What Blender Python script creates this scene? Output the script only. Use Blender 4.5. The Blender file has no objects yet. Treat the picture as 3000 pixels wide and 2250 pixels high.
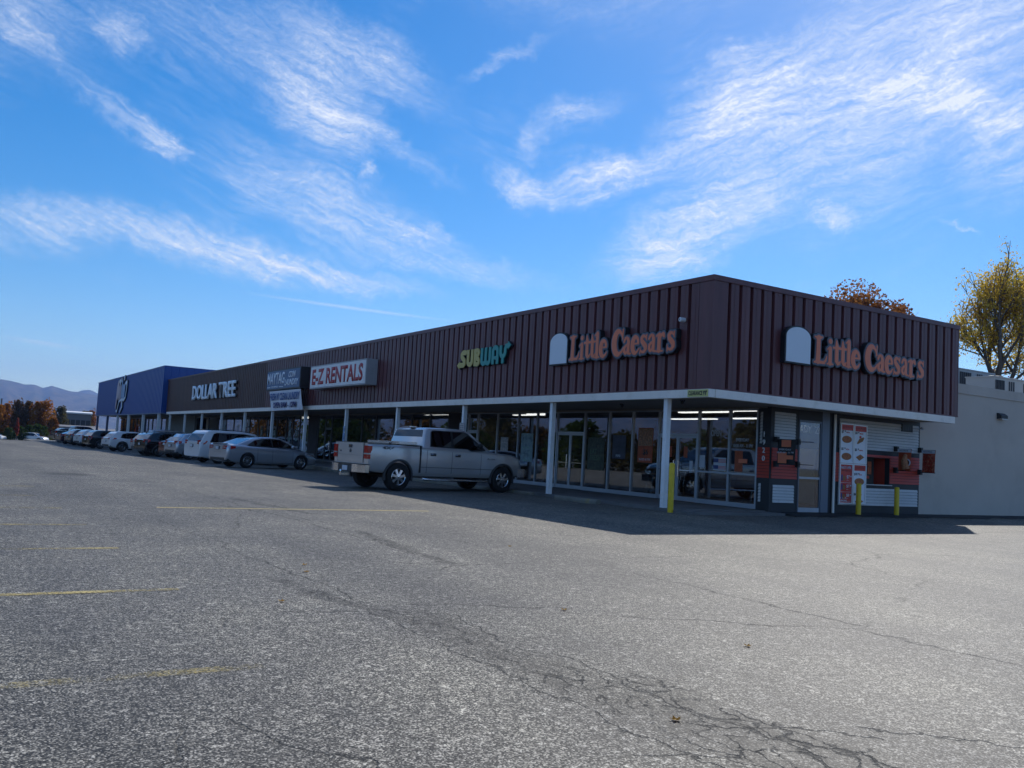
import bpy, bmesh, math, random
import numpy as np
from mathutils import Vector, Matrix, Euler, noise as mnoise
R_ = math.radians
S = bpy.context.scene
COL = S.collection
# ------------------------------------------------------------------ camera
YAW, PIT, ROL = R_(-58.11), R_(4.36), R_(3.18)
fw = Vector((math.sin(YAW)*math.cos(PIT), math.cos(YAW)*math.cos(PIT), math.sin(PIT)))
rt = Vector((math.cos(YAW), -math.sin(YAW), 0)); up = rt.cross(fw)
r2 = rt*math.cos(ROL)+up*math.sin(ROL); u2 = -rt*math.sin(ROL)+up*math.cos(ROL)
cd = bpy.data.cameras.new('camera'); cam = bpy.data.objects.new('camera', cd); COL.objects.link(cam)
cam.matrix_world = Matrix(((r2.x, u2.x, -fw.x, 16.171), (r2.y, u2.y, -fw.y, -15.852), (r2.z, u2.z, -fw.z, 1.316), (0, 0, 0, 1)))
cd.sensor_width = 36; cd.lens = 2618.95/3000*36; cd.clip_end = 30000; cd.clip_start = 0.1
S.camera = cam
S.render.engine = 'CYCLES'; S.cycles.max_bounces = 6; S.cycles.diffuse_bounces = 2; S.cycles.glossy_bounces = 3; S.cycles.transmission_bounces = 4; S.cycles.transparent_max_bounces = 8; S.cycles.volume_bounces = 0; S.cycles.caustics_reflective = False; S.cycles.caustics_refractive = False
# ------------------------------------------------------------------ sun and sky
SUN_EL = 41.0; SX, SY = -0.575, 0.818
sun_az = math.atan2(SX, SY)
sl = bpy.data.lights.new('sun', 'SUN'); sl.energy = 5.0; sl.angle = R_(0.55); sl.color = (1, 0.955, 0.88)
so = bpy.data.objects.new('sun', sl); COL.objects.link(so)
e = R_(SUN_EL); sdir = Vector((SX*math.cos(e), SY*math.cos(e), math.sin(e)))
so.rotation_euler = sdir.to_track_quat('Z', 'Y').to_euler(); so.location = (0, 0, 60)
S.view_settings.view_transform = 'Standard'; S.view_settings.look = 'None'
S.view_settings.exposure = 0.0; S.view_settings.gamma = 1; S.view_settings.use_curve_mapping = False
W = bpy.data.worlds.new('World'); S.world = W; W.use_nodes = True
NT = W.node_tree; NT.nodes.clear()
class NB:
    """small node helper"""
    def __init__(s, nt): s.nt = nt
    def n(s, t, **k):
        x = s.nt.nodes.new(t)
        for a, b in k.items(): setattr(x, a, b)
        return x
    def l(s, a, b): s.nt.links.new(a, b)
    def inp(s, sock, v):
        if v is None: return
        if hasattr(v, 'is_output'): s.l(v, sock)
        else: sock.default_value = v
    def m(s, op, a, b=None, c=None, clamp=False):
        x = s.n('ShaderNodeMath', operation=op); x.use_clamp = clamp
        s.inp(x.inputs[0], a); s.inp(x.inputs[1], b)
        if c is not None: s.inp(x.inputs[2], c)
        return x.outputs[0]
    def vm(s, op, a, b=None, out=0):
        x = s.n('ShaderNodeVectorMath', operation=op); s.inp(x.inputs[0], a); s.inp(x.inputs[1], b)
        return x.outputs[out]
    def noise(s, vec, scale, detail=3, rough=.5, dist=0., col=False, dim='3D'):
        x = s.n('ShaderNodeTexNoise'); x.noise_dimensions = dim
        if vec is not None: s.l(vec, x.inputs['Vector'])
        x.inputs['Scale'].default_value = scale; x.inputs['Detail'].default_value = detail
        x.inputs['Roughness'].default_value = rough; x.inputs['Distortion'].default_value = dist
        return x.outputs[1 if col else 0]
    def mr(s, v, a, b, c=0., d=1., smooth=False):
        x = s.n('ShaderNodeMapRange'); x.interpolation_type = 'SMOOTHSTEP' if smooth else 'LINEAR'
        s.inp(x.inputs[0], v); s.inp(x.inputs[1], a); s.inp(x.inputs[2], b); s.inp(x.inputs[3], c); s.inp(x.inputs[4], d)
        return x.outputs[0]
    def mix(s, f, a, b, mode='MIX'):
        x = s.n('ShaderNodeMix', data_type='RGBA', blend_type=mode)
        s.inp(x.inputs[0], f); s.inp(x.inputs[6], a); s.inp(x.inputs[7], b)
        return x.outputs[2]
    def mp(s, vec, loc=(0, 0, 0), rot=(0, 0, 0), scale=(1, 1, 1), typ='POINT'):
        x = s.n('ShaderNodeMapping', vector_type=typ); s.l(vec, x.inputs[0])
        x.inputs['Location'].default_value = loc; x.inputs['Rotation'].default_value = rot; x.inputs['Scale'].default_value = scale
        return x.outputs[0]
    def ramp(s, v, stops):
        x = s.n('ShaderNodeValToRGB'); s.inp(x.inputs[0], v)
        el = x.color_ramp.elements
        while len(el) < len(stops): el.new(.5)
        for q, (p, c) in zip(el, stops): q.position = p; q.color = (*c, 1)
        return x.outputs[0]
CLOUDS = [(-71.2, 20.3, 3.57, 1.27, -29, .8), (-66.0, 18.3, 3.48, .34, -23, .3), (-75.5, 23.6, 8.23, 1.42, -3, .3), (-68.5, 23.2, 4.82, .96, -21, .4), (-83.7, 22.5, 1.42, .64, -17, .45), (-88.2, 21.1, 1.95, .45, -27, .3), (-82.8, 18.1, 3.15, .53, -24, .4), (-80.4, 17.2, 1.52, .4, -16, .45), (-86.6, 11.2, 4.18, .9, 1, .5), (-77.5, 11.4, 6.9, .78, -7, .75), (-69.9, 10.6, 5.72, .46, -7, .6), (-72.5, 15.2, 4.97, 1.28, -28, .4), (-67.8, 13.9, 4.32, 1.16, -22, .35), (-61.4, 11.5, 5.37, .53, -4, .35), (-54.6, 21.5, 2.4, .55, 12, .45), (-53.0, 17.5, 4.45, .74, 15, .85), (-58.1, 16.8, 1.96, .51, -16, .65), (-46.9, 14.7, 5.4, 1.15, 25, .7), (-44.4, 22.0, 4.86, 1.54, 32, .75), (-40.1, 19.7, 7.98, 3.0, 17, .45), (-33.6, 24.0, 8.38, 3.33, 18, .45), (-32.0, 21.1, 5.35, .67, -20, .85), (-29.1, 17.8, 2.3, 1.6, -62, .4), (-38.8, 15.2, 1.35, .41, -2, .6), (-48.3, 13.2, 2.06, .43, -20, .4), (-57.6, 19.5, 1.27, .6, 61, .4), (-68.0, 16.8, .53, .39, 6, .5), (-45.0, 24.8, 1.68, .37, 16, .3), (-64.8, 13.4, 3.25, .4, -10, .5), (-31.4, 14.2, .97, .1, -9, .4), (-59.8, 24.1, 2.68, .32, 25, .3),
          (-30, 25.5, 7, 2.2, 10, .25), (-49.5, 12.2, 3.0, .6, 14, .3),
          (-95, 24, 9, 2.2, -12, .5), (-110, 18, 9, 2.5, -10, .5), (-18, 22, 8, 3, 10, .5), (-60, 33, 12, 3, -15, .45), (-30, 36, 10, 4, 20, .45), (-130, 22, 9, 2.5, 5, .5)]
TRAILS = [(-68.6, 8.5, 6.91, .1, -3, .3), (-86.0, 4.7, 2.33, .13, -4, .25)]
def build_world():
    b = NB(NT)
    tc = b.n('ShaderNodeTexCoord'); g = tc.outputs['Generated']
    sky = b.n('ShaderNodeTexSky', sky_type='NISHITA'); sky.sun_disc = False
    sky.sun_elevation = R_(SUN_EL); sky.sun_rotation = sun_az
    sky.air_density = 1.0; sky.dust_density = SKY_DUST; sky.ozone_density = 2.2; sky.altitude = 500
    sep = b.n('ShaderNodeSeparateXYZ'); b.l(b.vm('NORMALIZE', g), sep.inputs[0])
    az = b.m('MULTIPLY', b.m('ARCTAN2', sep.outputs[0], sep.outputs[1]), 57.2958)
    el = b.m('MULTIPLY', b.m('ARCSINE', sep.outputs[2]), 57.2958)
    cmb = b.n('ShaderNodeCombineXYZ'); b.l(az, cmb.inputs[0]); b.l(el, cmb.inputs[1]); p0 = cmb.outputs[0]
    # domain warp so the streaks fray
    w1 = b.vm('SUBTRACT', b.noise(p0, .22, 4, .55, col=True), (.5, .5, .5))
    w2 = b.vm('SUBTRACT', b.noise(p0, 1.1, 5, .62, col=True), (.5, .5, .5))
    p = b.vm('ADD', p0, b.vm('MULTIPLY', w1, (3.6, 2.6, 0)))
    p = b.vm('ADD', p, b.vm('MULTIPLY', w2, (2.4, 1.7, 0)))
    acc = None
    for (a, e_, L, Wd, ang, s) in CLOUDS:
        q = b.mp(p, (a, e_, 0), (0, 0, R_(ang)), (L*1.6, Wd*2.55, 1), 'TEXTURE')
        v = b.mr(b.vm('LENGTH', q, out=1), 0., 1.0, s*.95, 0., True)
        acc = v if acc is None else b.m('ADD', acc, v)
    # fibres: two fans of cirrus combing
    pw = b.vm('ADD', p0, b.vm('MULTIPLY', w1, (2.2, 2.2, 0)))
    fa = b.noise(b.mp(pw, (0, 0, 0), (0, 0, R_(-20)), (5.5, .75, 1), 'TEXTURE'), 1.25, 7, .66, .25)
    fb = b.noise(b.mp(pw, (0, 0, 0), (0, 0, R_(16)), (4.5, .75, 1), 'TEXTURE'), 1.25, 7, .66, .25)
    side = b.mr(az, -62., -54., 0., 1., True)
    fib = b.m('ADD', b.m('MULTIPLY', fa, b.m('SUBTRACT', 1., side)), b.m('MULTIPLY', fb, side))
    fine = b.noise(b.mp(pw, scale=(.8, 1.6, 1)), 2.6, 6, .7)
    dens = b.m('MULTIPLY', acc, b.mr(fib, .31, .74, .22, 1.45))
    dens = b.m('MULTIPLY', dens, b.mr(fine, .3, .72, .5, 1.4))
    veil = b.m('MULTIPLY', b.mr(b.noise(p0, .09, 4, .6), .5, .8), b.mr(fib, .42, .75, 0., .32))
    dens = b.m('ADD', dens, b.m('MULTIPLY', veil, b.mr(el, 4., 14.)))
    # broken cirrus added over the unseen sky, to brighten and warm the shade
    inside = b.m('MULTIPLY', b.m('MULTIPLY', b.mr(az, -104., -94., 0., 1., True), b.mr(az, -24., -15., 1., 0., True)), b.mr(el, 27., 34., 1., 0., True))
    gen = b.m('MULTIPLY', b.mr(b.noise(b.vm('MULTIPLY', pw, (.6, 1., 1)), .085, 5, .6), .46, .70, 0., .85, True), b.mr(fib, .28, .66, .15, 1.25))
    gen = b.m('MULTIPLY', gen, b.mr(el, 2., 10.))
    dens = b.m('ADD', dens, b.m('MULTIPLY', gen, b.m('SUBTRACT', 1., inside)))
    for (a, e_, L, Wd, ang, s) in TRAILS:
        q = b.mp(b.vm('ADD', p0, b.vm('MULTIPLY', w2, (.1, .1, 0))), (a, e_, 0), (0, 0, R_(ang)), (L*1.2, Wd*1.6, 1), 'TEXTURE')
        dens = b.m('ADD', dens, b.mr(b.vm('LENGTH', q, out=1), .1, 1., s, 0., True))
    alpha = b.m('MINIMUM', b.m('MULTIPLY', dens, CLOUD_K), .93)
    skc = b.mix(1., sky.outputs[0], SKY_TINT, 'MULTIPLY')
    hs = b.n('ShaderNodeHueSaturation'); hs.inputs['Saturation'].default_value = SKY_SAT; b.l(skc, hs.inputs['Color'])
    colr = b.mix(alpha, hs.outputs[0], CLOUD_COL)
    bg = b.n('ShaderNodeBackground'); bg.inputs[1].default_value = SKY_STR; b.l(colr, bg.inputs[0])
    out = b.n('ShaderNodeOutputWorld'); b.l(bg.outputs[0], out.inputs[0])
HAZE = 1.05e-4
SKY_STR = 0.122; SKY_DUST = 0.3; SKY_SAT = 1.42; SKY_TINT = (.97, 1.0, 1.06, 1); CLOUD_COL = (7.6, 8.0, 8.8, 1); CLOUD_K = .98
build_world()
# ------------------------------------------------------------------ helpers
def gz(x, y=0):
    t = min(max((-x-5)/65, 0), 1); z = -.4*t*t*(3-2*t)
    return z
def tag(o, label=None, cat=None, group=None, kind=None):
    if label: o['label'] = label
    if cat: o['category'] = cat
    if group: o['group'] = group
    if kind: o['kind'] = kind
    return o
def empty(name, loc=(0, 0, 0), rz=0, label=None, cat=None, group=None, parent=None):
    o = bpy.data.objects.new(name, None); COL.objects.link(o); o.location = loc; o.rotation_euler = (0, 0, rz)
    o.empty_display_size = .2
    if parent: o.parent = parent
    return tag(o, label, cat, group)
def link(name, me, parent=None, loc=None, rot=None):
    o = bpy.data.objects.new(name, me); COL.objects.link(o)
    if parent: o.parent = parent
    if loc is not None: o.location = loc
    if rot is not None: o.rotation_euler = rot
    return o
def copy_tree(o, parent=None):
    c = o.copy(); COL.objects.link(c)
    if parent: c.parent = parent
    for ch in list(o.children): copy_tree(ch, c)
    return c
class MB:
    def __init__(s): s.v = []; s.f = []; s.mi = []; s.cur = 0
    def add(s, vs, fs):
        n = len(s.v); s.v += [tuple(v) for v in vs]; s.f += [tuple(i+n for i in f) for f in fs]; s.mi += [s.cur]*len(fs)
    def box(s, x0, x1, y0, y1, z0, z1):
        s.add([(x0, y0, z0), (x1, y0, z0), (x1, y1, z0), (x0, y1, z0), (x0, y0, z1), (x1, y0, z1), (x1, y1, z1), (x0, y1, z1)],
              [(0, 3, 2, 1), (4, 5, 6, 7), (0, 1, 5, 4), (1, 2, 6, 5), (2, 3, 7, 6), (3, 0, 4, 7)])
    def quad(s, a, b, c, d): s.add([a, b, c, d], [(0, 1, 2, 3)])
    def prism(s, pts, axis, a, b):
        """pts: 2D polygon; extruded along axis between a and b"""
        def P(u, v, w): return {'x': (w, u, v), 'y': (u, w, v), 'z': (u, v, w)}[axis]
        n = len(pts)
        vs = [P(u, v, a) for u, v in pts]+[P(u, v, b) for u, v in pts]
        s.add(vs, [tuple(range(n))[::-1], tuple(range(n, 2*n))]+[(i, (i+1) % n, (i+1) % n+n, i+n) for i in range(n)])
    def tube(s, pts, r, n=8, cap=True):
        pts = [Vector(p) for p in pts]; rs = r if isinstance(r, (list, tuple)) else [r]*len(pts)
        base = len(s.v); N = len(pts); prev = None; vs = []
        for i, p in enumerate(pts):
            d = (pts[min(i+1, N-1)]-pts[max(i-1, 0)])
            d = d.normalized() if d.length > 1e-9 else Vector((0, 0, 1))
            if prev is None:
                a = d.orthogonal().normalized()
            else:
                a = prev-d*prev.dot(d); a = a.normalized() if a.length > 1e-6 else d.orthogonal().normalized()
            prev = a; c = d.cross(a)
            for k in range(n):
                t = 2*math.pi*k/n; vs.append(p+(a*math.cos(t)+c*math.sin(t))*rs[i])
        fs = [(i*n+k, i*n+(k+1) % n, (i+1)*n+(k+1) % n, (i+1)*n+k) for i in range(N-1) for k in range(n)]
        if cap: fs += [tuple(range(n))[::-1], tuple((N-1)*n+k for k in range(n))]
        s.add(vs, fs)
    def lathe(s, prof, n=24, axis='y', c=(0, 0, 0)):
        """prof list (r, h) along axis"""
        vs = []
        for (r, h) in prof:
            for k in range(n):
                t = 2*math.pi*k/n; a, b_ = r*math.cos(t), r*math.sin(t)
                v = {'y': (a, h, b_), 'z': (a, b_, h), 'x': (h, a, b_)}[axis]
                vs.append((v[0]+c[0], v[1]+c[1], v[2]+c[2]))
        m = len(prof)
        s.add(vs, [(i*n+k, i*n+(k+1) % n, (i+1)*n+(k+1) % n, (i+1)*n+k) for i in range(m-1) for k in range(n)])
    def mesh(s, mats, name='mesh', smooth=False):
        me = bpy.data.meshes.new(name); me.from_pydata(s.v, [], s.f)
        for m_ in (mats if isinstance(mats, (list, tuple)) else [mats]): me.materials.append(m_)
        if any(s.mi): me.polygons.foreach_set('material_index', s.mi)
        bm = bmesh.new(); bm.from_mesh(me); bmesh.ops.recalc_face_normals(bm, faces=bm.faces); bm.to_mesh(me); bm.free()
        if smooth: me.shade_smooth(); me.set_sharp_from_angle(angle=R_(38))
        return me
    def build(s, name, mats, parent=None, smooth=False, loc=None, rot=None):
        return link(name, s.mesh(mats, name, smooth), parent, loc, rot)
# ------------------------------------------------------------------ materials
def mat(name, col, rough=.6, metal=0., spec=.5, var=.0, vscale=3., bump=0., bscale=40., coat=0., dirt=None, sc=(1, 1, 1), world=False, rnd=0.):
    m = bpy.data.materials.new(name); m.use_nodes = True; nt = m.node_tree; b = NB(nt)
    P = nt.nodes['Principled BSDF']
    P.inputs['Roughness'].default_value = rough; P.inputs['Metallic'].default_value = metal
    P.inputs['Specular IOR Level'].default_value = spec
    if coat: P.inputs['Coat Weight'].default_value = coat; P.inputs['Coat Roughness'].default_value = .04
    tc = b.n('ShaderNodeTexCoord'); o = b.mp(b.n('ShaderNodeNewGeometry').outputs['Position'] if world else tc.outputs['Object'], scale=sc)
    n1 = b.noise(o, vscale, 5, .6)
    lo = tuple(x*(1-var) for x in col)+(1,); hi = tuple(min(1, x*(1+var)) for x in col)+(1,)
    cc = b.mix(b.mr(n1, .3, .7), lo, hi)
    if dirt:
        dcol, dscale, amt = dirt
        cc = b.mix(b.m('MULTIPLY', b.mr(b.noise(o, dscale, 6, .65, .4), .52, .74), amt), cc, (*dcol, 1))
    if rnd:
        oi = b.n('ShaderNodeObjectInfo'); k = b.mr(oi.outputs['Random'], 0., 1., 1-rnd, 1+rnd); kk = b.n('ShaderNodeCombineColor')
        for q in range(3): b.l(k, kk.inputs[q])
        cc = b.mix(1., cc, kk.outputs[0], 'MULTIPLY')
    b.l(cc, P.inputs['Base Color'])
    if bump:
        bp = b.n('ShaderNodeBump'); bp.inputs['Strength'].default_value = bump; bp.inputs['Distance'].default_value = .01
        b.l(b.noise(o, bscale, 4, .6), bp.inputs['Height']); b.l(bp.outputs[0], P.inputs['Normal'])
    return m
def emis(name, col, st):
    m = bpy.data.materials.new(name); m.use_nodes = True; nt = m.node_tree; nt.nodes.clear(); b = NB(nt)
    e_ = b.n('ShaderNodeEmission'); e_.inputs[0].default_value = (*col, 1); e_.inputs[1].default_value = st
    o = b.n('ShaderNodeOutputMaterial'); b.l(e_.outputs[0], o.inputs[0]); return m
def glass(name, tint, refl=1.9, tr=.8, wave=.012):
    m = bpy.data.materials.new(name); m.use_nodes = True; nt = m.node_tree; nt.nodes.clear(); b = NB(nt)
    tr_ = b.n('ShaderNodeBsdfTransparent'); tr_.inputs[0].default_value = (*tint, 1)
    gl = b.n('ShaderNodeBsdfGlossy'); gl.inputs['Roughness'].default_value = 0.0; gl.inputs[0].default_value = (.92, .95, 1, 1)
    tc = b.n('ShaderNodeTexCoord')
    bp = b.n('ShaderNodeBump'); bp.inputs['Strength'].default_value = wave*10; bp.inputs['Distance'].default_value = .004
    b.l(b.noise(tc.outputs['Object'], .9, 2, .4), bp.inputs['Height'])
    b.l(bp.outputs[0], gl.inputs['Normal'])
    ge = b.n('ShaderNodeNewGeometry'); cs = b.m('ABSOLUTE', b.vm('DOT_PRODUCT', ge.outputs['Normal'], ge.outputs['Incoming'], out=1))
    f0 = ((refl-1)/(refl+1))**2
    fr = b.m('ADD', f0, b.m('MULTIPLY', 1-f0, b.m('POWER', b.m('SUBTRACT', 1., cs), 4.)))
    mx = b.n('ShaderNodeMixShader'); b.l(fr, mx.inputs[0]); b.l(tr_.outputs[0], mx.inputs[1]); b.l(gl.outputs[0], mx.inputs[2])
    o = b.n('ShaderNodeOutputMaterial'); b.l(mx.outputs[0], o.inputs[0]); return m
def leafmat(name, cols, scale=1.2):
    m = bpy.data.materials.new(name); m.use_nodes = True; nt = m.node_tree; nt.nodes.clear(); b = NB(nt)
    tc = b.n('ShaderNodeTexCoord'); n1 = b.noise(tc.outputs['Object'], scale, 2, .5); n2 = b.noise(tc.outputs['Object'], scale*9, 1, .5)
    f = b.mr(b.m('ADD', b.m('MULTIPLY', n1, .6), b.m('MULTIPLY', n2, .4)), .34, .66)
    k = len(cols)-1
    c = b.ramp(f, [(i/k, q) for i, q in enumerate(cols)])
    d = b.n('ShaderNodeBsdfDiffuse'); b.l(c, d.inputs[0]); t = b.n('ShaderNodeBsdfTranslucent'); b.l(c, t.inputs[0])
    mx = b.n('ShaderNodeMixShader'); mx.inputs[0].default_value = .55; b.l(d.outputs[0], mx.inputs[1]); b.l(t.outputs[0], mx.inputs[2])
    o = b.n('ShaderNodeOutputMaterial'); b.l(mx.outputs[0], o.inputs[0]); return m
M = {}
M['maroon'] = mat('maroon_metal', (.135, .044, .047), .40, 0, .5, .2, 1.6, dirt=((.15, .075, .072), 2.2, .5), sc=(1.6, 1.6, .22), world=True, rnd=.10)
M['brown'] = mat('brown_metal', (.098, .042, .031), .5, 0, .4, .16, 1.6, dirt=((.12, .065, .048), 2.0, .6), sc=(1.4, 1.4, .2), world=True, rnd=.10)
M['groove'] = mat('dark_groove', (.020, .013, .016), .6)
M['white'] = mat('white_painted_beam', (.90, .84, .76), .55, 0, .4, .05, 1.2, dirt=((.62, .55, .45), 2.2, .5), bump=.1)
M['post'] = mat('white_post_paint', (.85, .86, .87), .4, 0, .5, .05, 2, dirt=((.55, .52, .47), 5, .4))
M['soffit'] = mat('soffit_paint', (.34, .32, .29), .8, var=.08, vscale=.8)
M['darktrim'] = mat('dark_trim', (.020, .022, .026), .55, var=.15)
M['alu'] = mat('aluminium_frame', (.42, .45, .50), .38, .35, .5, .06, 2)
M['wall'] = mat('beige_block_wall', (.57, .50, .43), .85, 0, .2, .05, .7, .35, 9, dirt=((.46, .40, .34), .6, .6))
M['conc'] = mat('concrete', (.17, .165, .16), .85, 0, .2, .14, .9, .3, 60, dirt=((.09, .088, .085), 1.3, .8))
M['curb'] = mat('old_kerb_concrete', (.20, .19, .16), .85, 0, .2, .2, 2.5, .4, 60, dirt=((.30, .22, .04), 2.6, .65))
M['yellow'] = mat('bollard_yellow', (.72, .50, .02), .45, 0, .4, .1, 2, dirt=((.22, .16, .03), 9, .35))
M['brick'] = mat('dark_brick', (.055, .045, .045), .8, var=.3, vscale=14)
M['siding'] = mat('grey_white_siding', (.62, .61, .60), .55, 0, .3, .07, .8, dirt=((.40, .39, .37), 5, .35))
M['sidered'] = mat('red_painted_siding', (.52, .060, .035), .5, 0, .4, .08, .9)
M['blue'] = mat('blue_metal', (.003, .056, .27), .42, 0, .5, .08, .5)
M['bluetrim'] = mat('blue_grey_trim', (.10, .13, .22), .5)
M['roof'] = mat('roof_membrane', (.3, .3, .3), .8)
M['black'] = mat('matte_black', (.012, .012, .013), .5)
M['tyre'] = mat('tyre_rubber', (.012, .012, .013), .8, var=.2)
M['chrome'] = mat('bright_chrome', (.75, .76, .78), .12, 1.)
M['rim'] = mat('alloy_rim', (.62, .63, .66), .22, .95)
M['rimdark'] = mat('rim_dark_pocket', (.02, .02, .022), .5)
M['tail'] = mat('red_tail_lens', (.42, .010, .008), .12, 0, .7, coat=.6)
M['lens'] = mat('clear_lens', (.55, .57, .6), .1, .3, .7, coat=.6)
M['amber'] = mat('amber_lens', (.5, .13, .02), .15, 0, .6, coat=.6)
M['plate'] = mat('plate_white', (.55, .6, .68), .4)
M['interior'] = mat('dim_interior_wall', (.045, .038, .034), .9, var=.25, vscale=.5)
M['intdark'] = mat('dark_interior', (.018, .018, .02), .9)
M['intceil'] = mat('interior_ceiling', (.35, .35, .34), .9)
M['wgreen'] = mat('green_interior_wall', (.06, .20, .07), .8)
M['lite'] = emis('fluorescent_tube', (1, .97, .9), 4.0)
M['litew'] = emis('warm_tube', (1, .78, .45), 2.2)
M['pane'] = glass('storefront_glass', (.60, .62, .63), 2.25)
M['carglass'] = glass('tinted_car_glass', (.045, .05, .055), 1.75, wave=0)
M['carglass2'] = glass('light_car_glass', (.16, .18, .2), 1.7, wave=0)
def paint(name, c, metal=.6, rough=.24): return mat(name, c, rough, metal, .5, .02, 1, coat=.9)
M['silver'] = paint('warm_silver_paint', (.62, .61, .61), .6)
M['silver2'] = paint('cool_silver_paint', (.50, .53, .58))
M['pwhite'] = paint('white_car_paint', (.72, .73, .74), 0.)
M['pblack'] = paint('black_car_paint', (.010, .011, .013), .2)
M['pgray'] = paint('grey_car_paint', (.055, .065, .075), .5)
M['pred'] = paint('red_car_paint', (.13, .008, .008), .3)
M['pmaroon'] = paint('maroon_car_paint', (.06, .012, .018), .3)
M['flare'] = mat('grey_plastic_flare', (.05, .05, .052), .6)
# ------------------------------------------------------------------ text and sign glyphs
def text_mesh(s, h=1., wfac=1., bold=0., ext=.01, align='LEFT', width=None, mat_=None, spacing=1., shear=0.):
    """built in font; h = cap height; width = forced total width"""
    cu = bpy.data.curves.new('txt', 'FONT'); cu.body = s; cu.size = 1; cu.offset = bold; cu.extrude = 0; cu.resolution_u = 3
    cu.space_character = spacing; cu.shear = shear; cu.space_line = .9
    o = bpy.data.objects.new('txt', cu); COL.objects.link(o)
    dg = bpy.context.evaluated_depsgraph_get(); me = bpy.data.meshes.new_from_object(o.evaluated_get(dg))
    bpy.data.objects.remove(o); bpy.data.curves.remove(cu)
    co = np.empty(len(me.vertices)*3, 'f'); me.vertices.foreach_get('co', co); co = co.reshape(-1, 3)
    lo, hi = co.min(0), co.max(0)
    nl = s.count('\n')+1
    tot = h if nl == 1 else h
    sy = tot/(hi[1]-lo[1]); sx = sy*wfac
    if width: sx = width/(hi[0]-lo[0])
    co[:, 0] = (co[:, 0]-lo[0])*sx; co[:, 1] = (co[:, 1]-lo[1])*sy
    if align == 'CENTER': co[:, 0] -= (hi[0]-lo[0])*sx/2
    me.vertices.foreach_set('co', co.ravel()); me.update()
    if ext > 0:
        bm = bmesh.new(); bm.from_mesh(me)
        r = bmesh.ops.extrude_face_region(bm, geom=bm.faces[:])
        for v in [g for g in r['geom'] if isinstance(g, bmesh.types.BMVert)]: v.co.z += ext
        bmesh.ops.recalc_face_normals(bm, faces=bm.faces); bm.to_mesh(me); bm.free()
    me.materials.clear(); me.materials.append(mat_)
    return me
ROT = {'A': (R_(90), 0, 0), 'B': (R_(90), 0, R_(90)), 'F': (R_(90), 0, 0)}
def text(s, parent, loc, face, mat_, name='lettering', **k):
    me = text_mesh(s, mat_=mat_, **k); return link(name, me, parent, loc, ROT[face])
def sdf_caps(X, Y, strokes):
    D = np.full(X.shape, 9.)
    for st in strokes:
        if st[0] == 'box':
            _, x0, y0, x1, y1, hw = st
            dx, dy = x1-x0, y1-y0; L = math.hypot(dx, dy); dx /= L; dy /= L
            u = (X-(x0+x1)/2)*dx+(Y-(y0+y1)/2)*dy; v = -(X-(x0+x1)/2)*dy+(Y-(y0+y1)/2)*dx
            qx = np.abs(u)-L/2; qy = np.abs(v)-hw
            d = np.hypot(np.maximum(qx, 0), np.maximum(qy, 0))+np.minimum(np.maximum(qx, qy), 0)
            D = np.minimum(D, d); continue
        if st[0] == 'poly':
            pts = st[1]; d2 = np.full(X.shape, 1e9); ins = np.zeros(X.shape, bool); n = len(pts)
            for i in range(n):
                ax, ay = pts[i]; bx, by = pts[(i+1) % n]; ex, ey = bx-ax, by-ay
                t = np.clip(((X-ax)*ex+(Y-ay)*ey)/(ex*ex+ey*ey+1e-12), 0, 1)
                d2 = np.minimum(d2, (X-ax-t*ex)**2+(Y-ay-t*ey)**2)
                c = (ay > Y) != (by > Y); xi = ax+(Y-ay)*ex/((ey if abs(ey) > 1e-12 else 1e-12)); ins ^= c & (X < xi)
            d = np.sqrt(d2); D = np.minimum(D, np.where(ins, -d, d)); continue
        pts, rs = st
        for i in range(len(pts)-1):
            ax, ay = pts[i]; bx, by = pts[i+1]; ra, rb = rs[i], rs[i+1]; ex, ey = bx-ax, by-ay
            t = np.clip(((X-ax)*ex+(Y-ay)*ey)/(ex*ex+ey*ey+1e-12), 0, 1)
            D = np.minimum(D, np.hypot(X-ax-t*ex, Y-ay-t*ey)-(ra+(rb-ra)*t))
    return D
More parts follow.
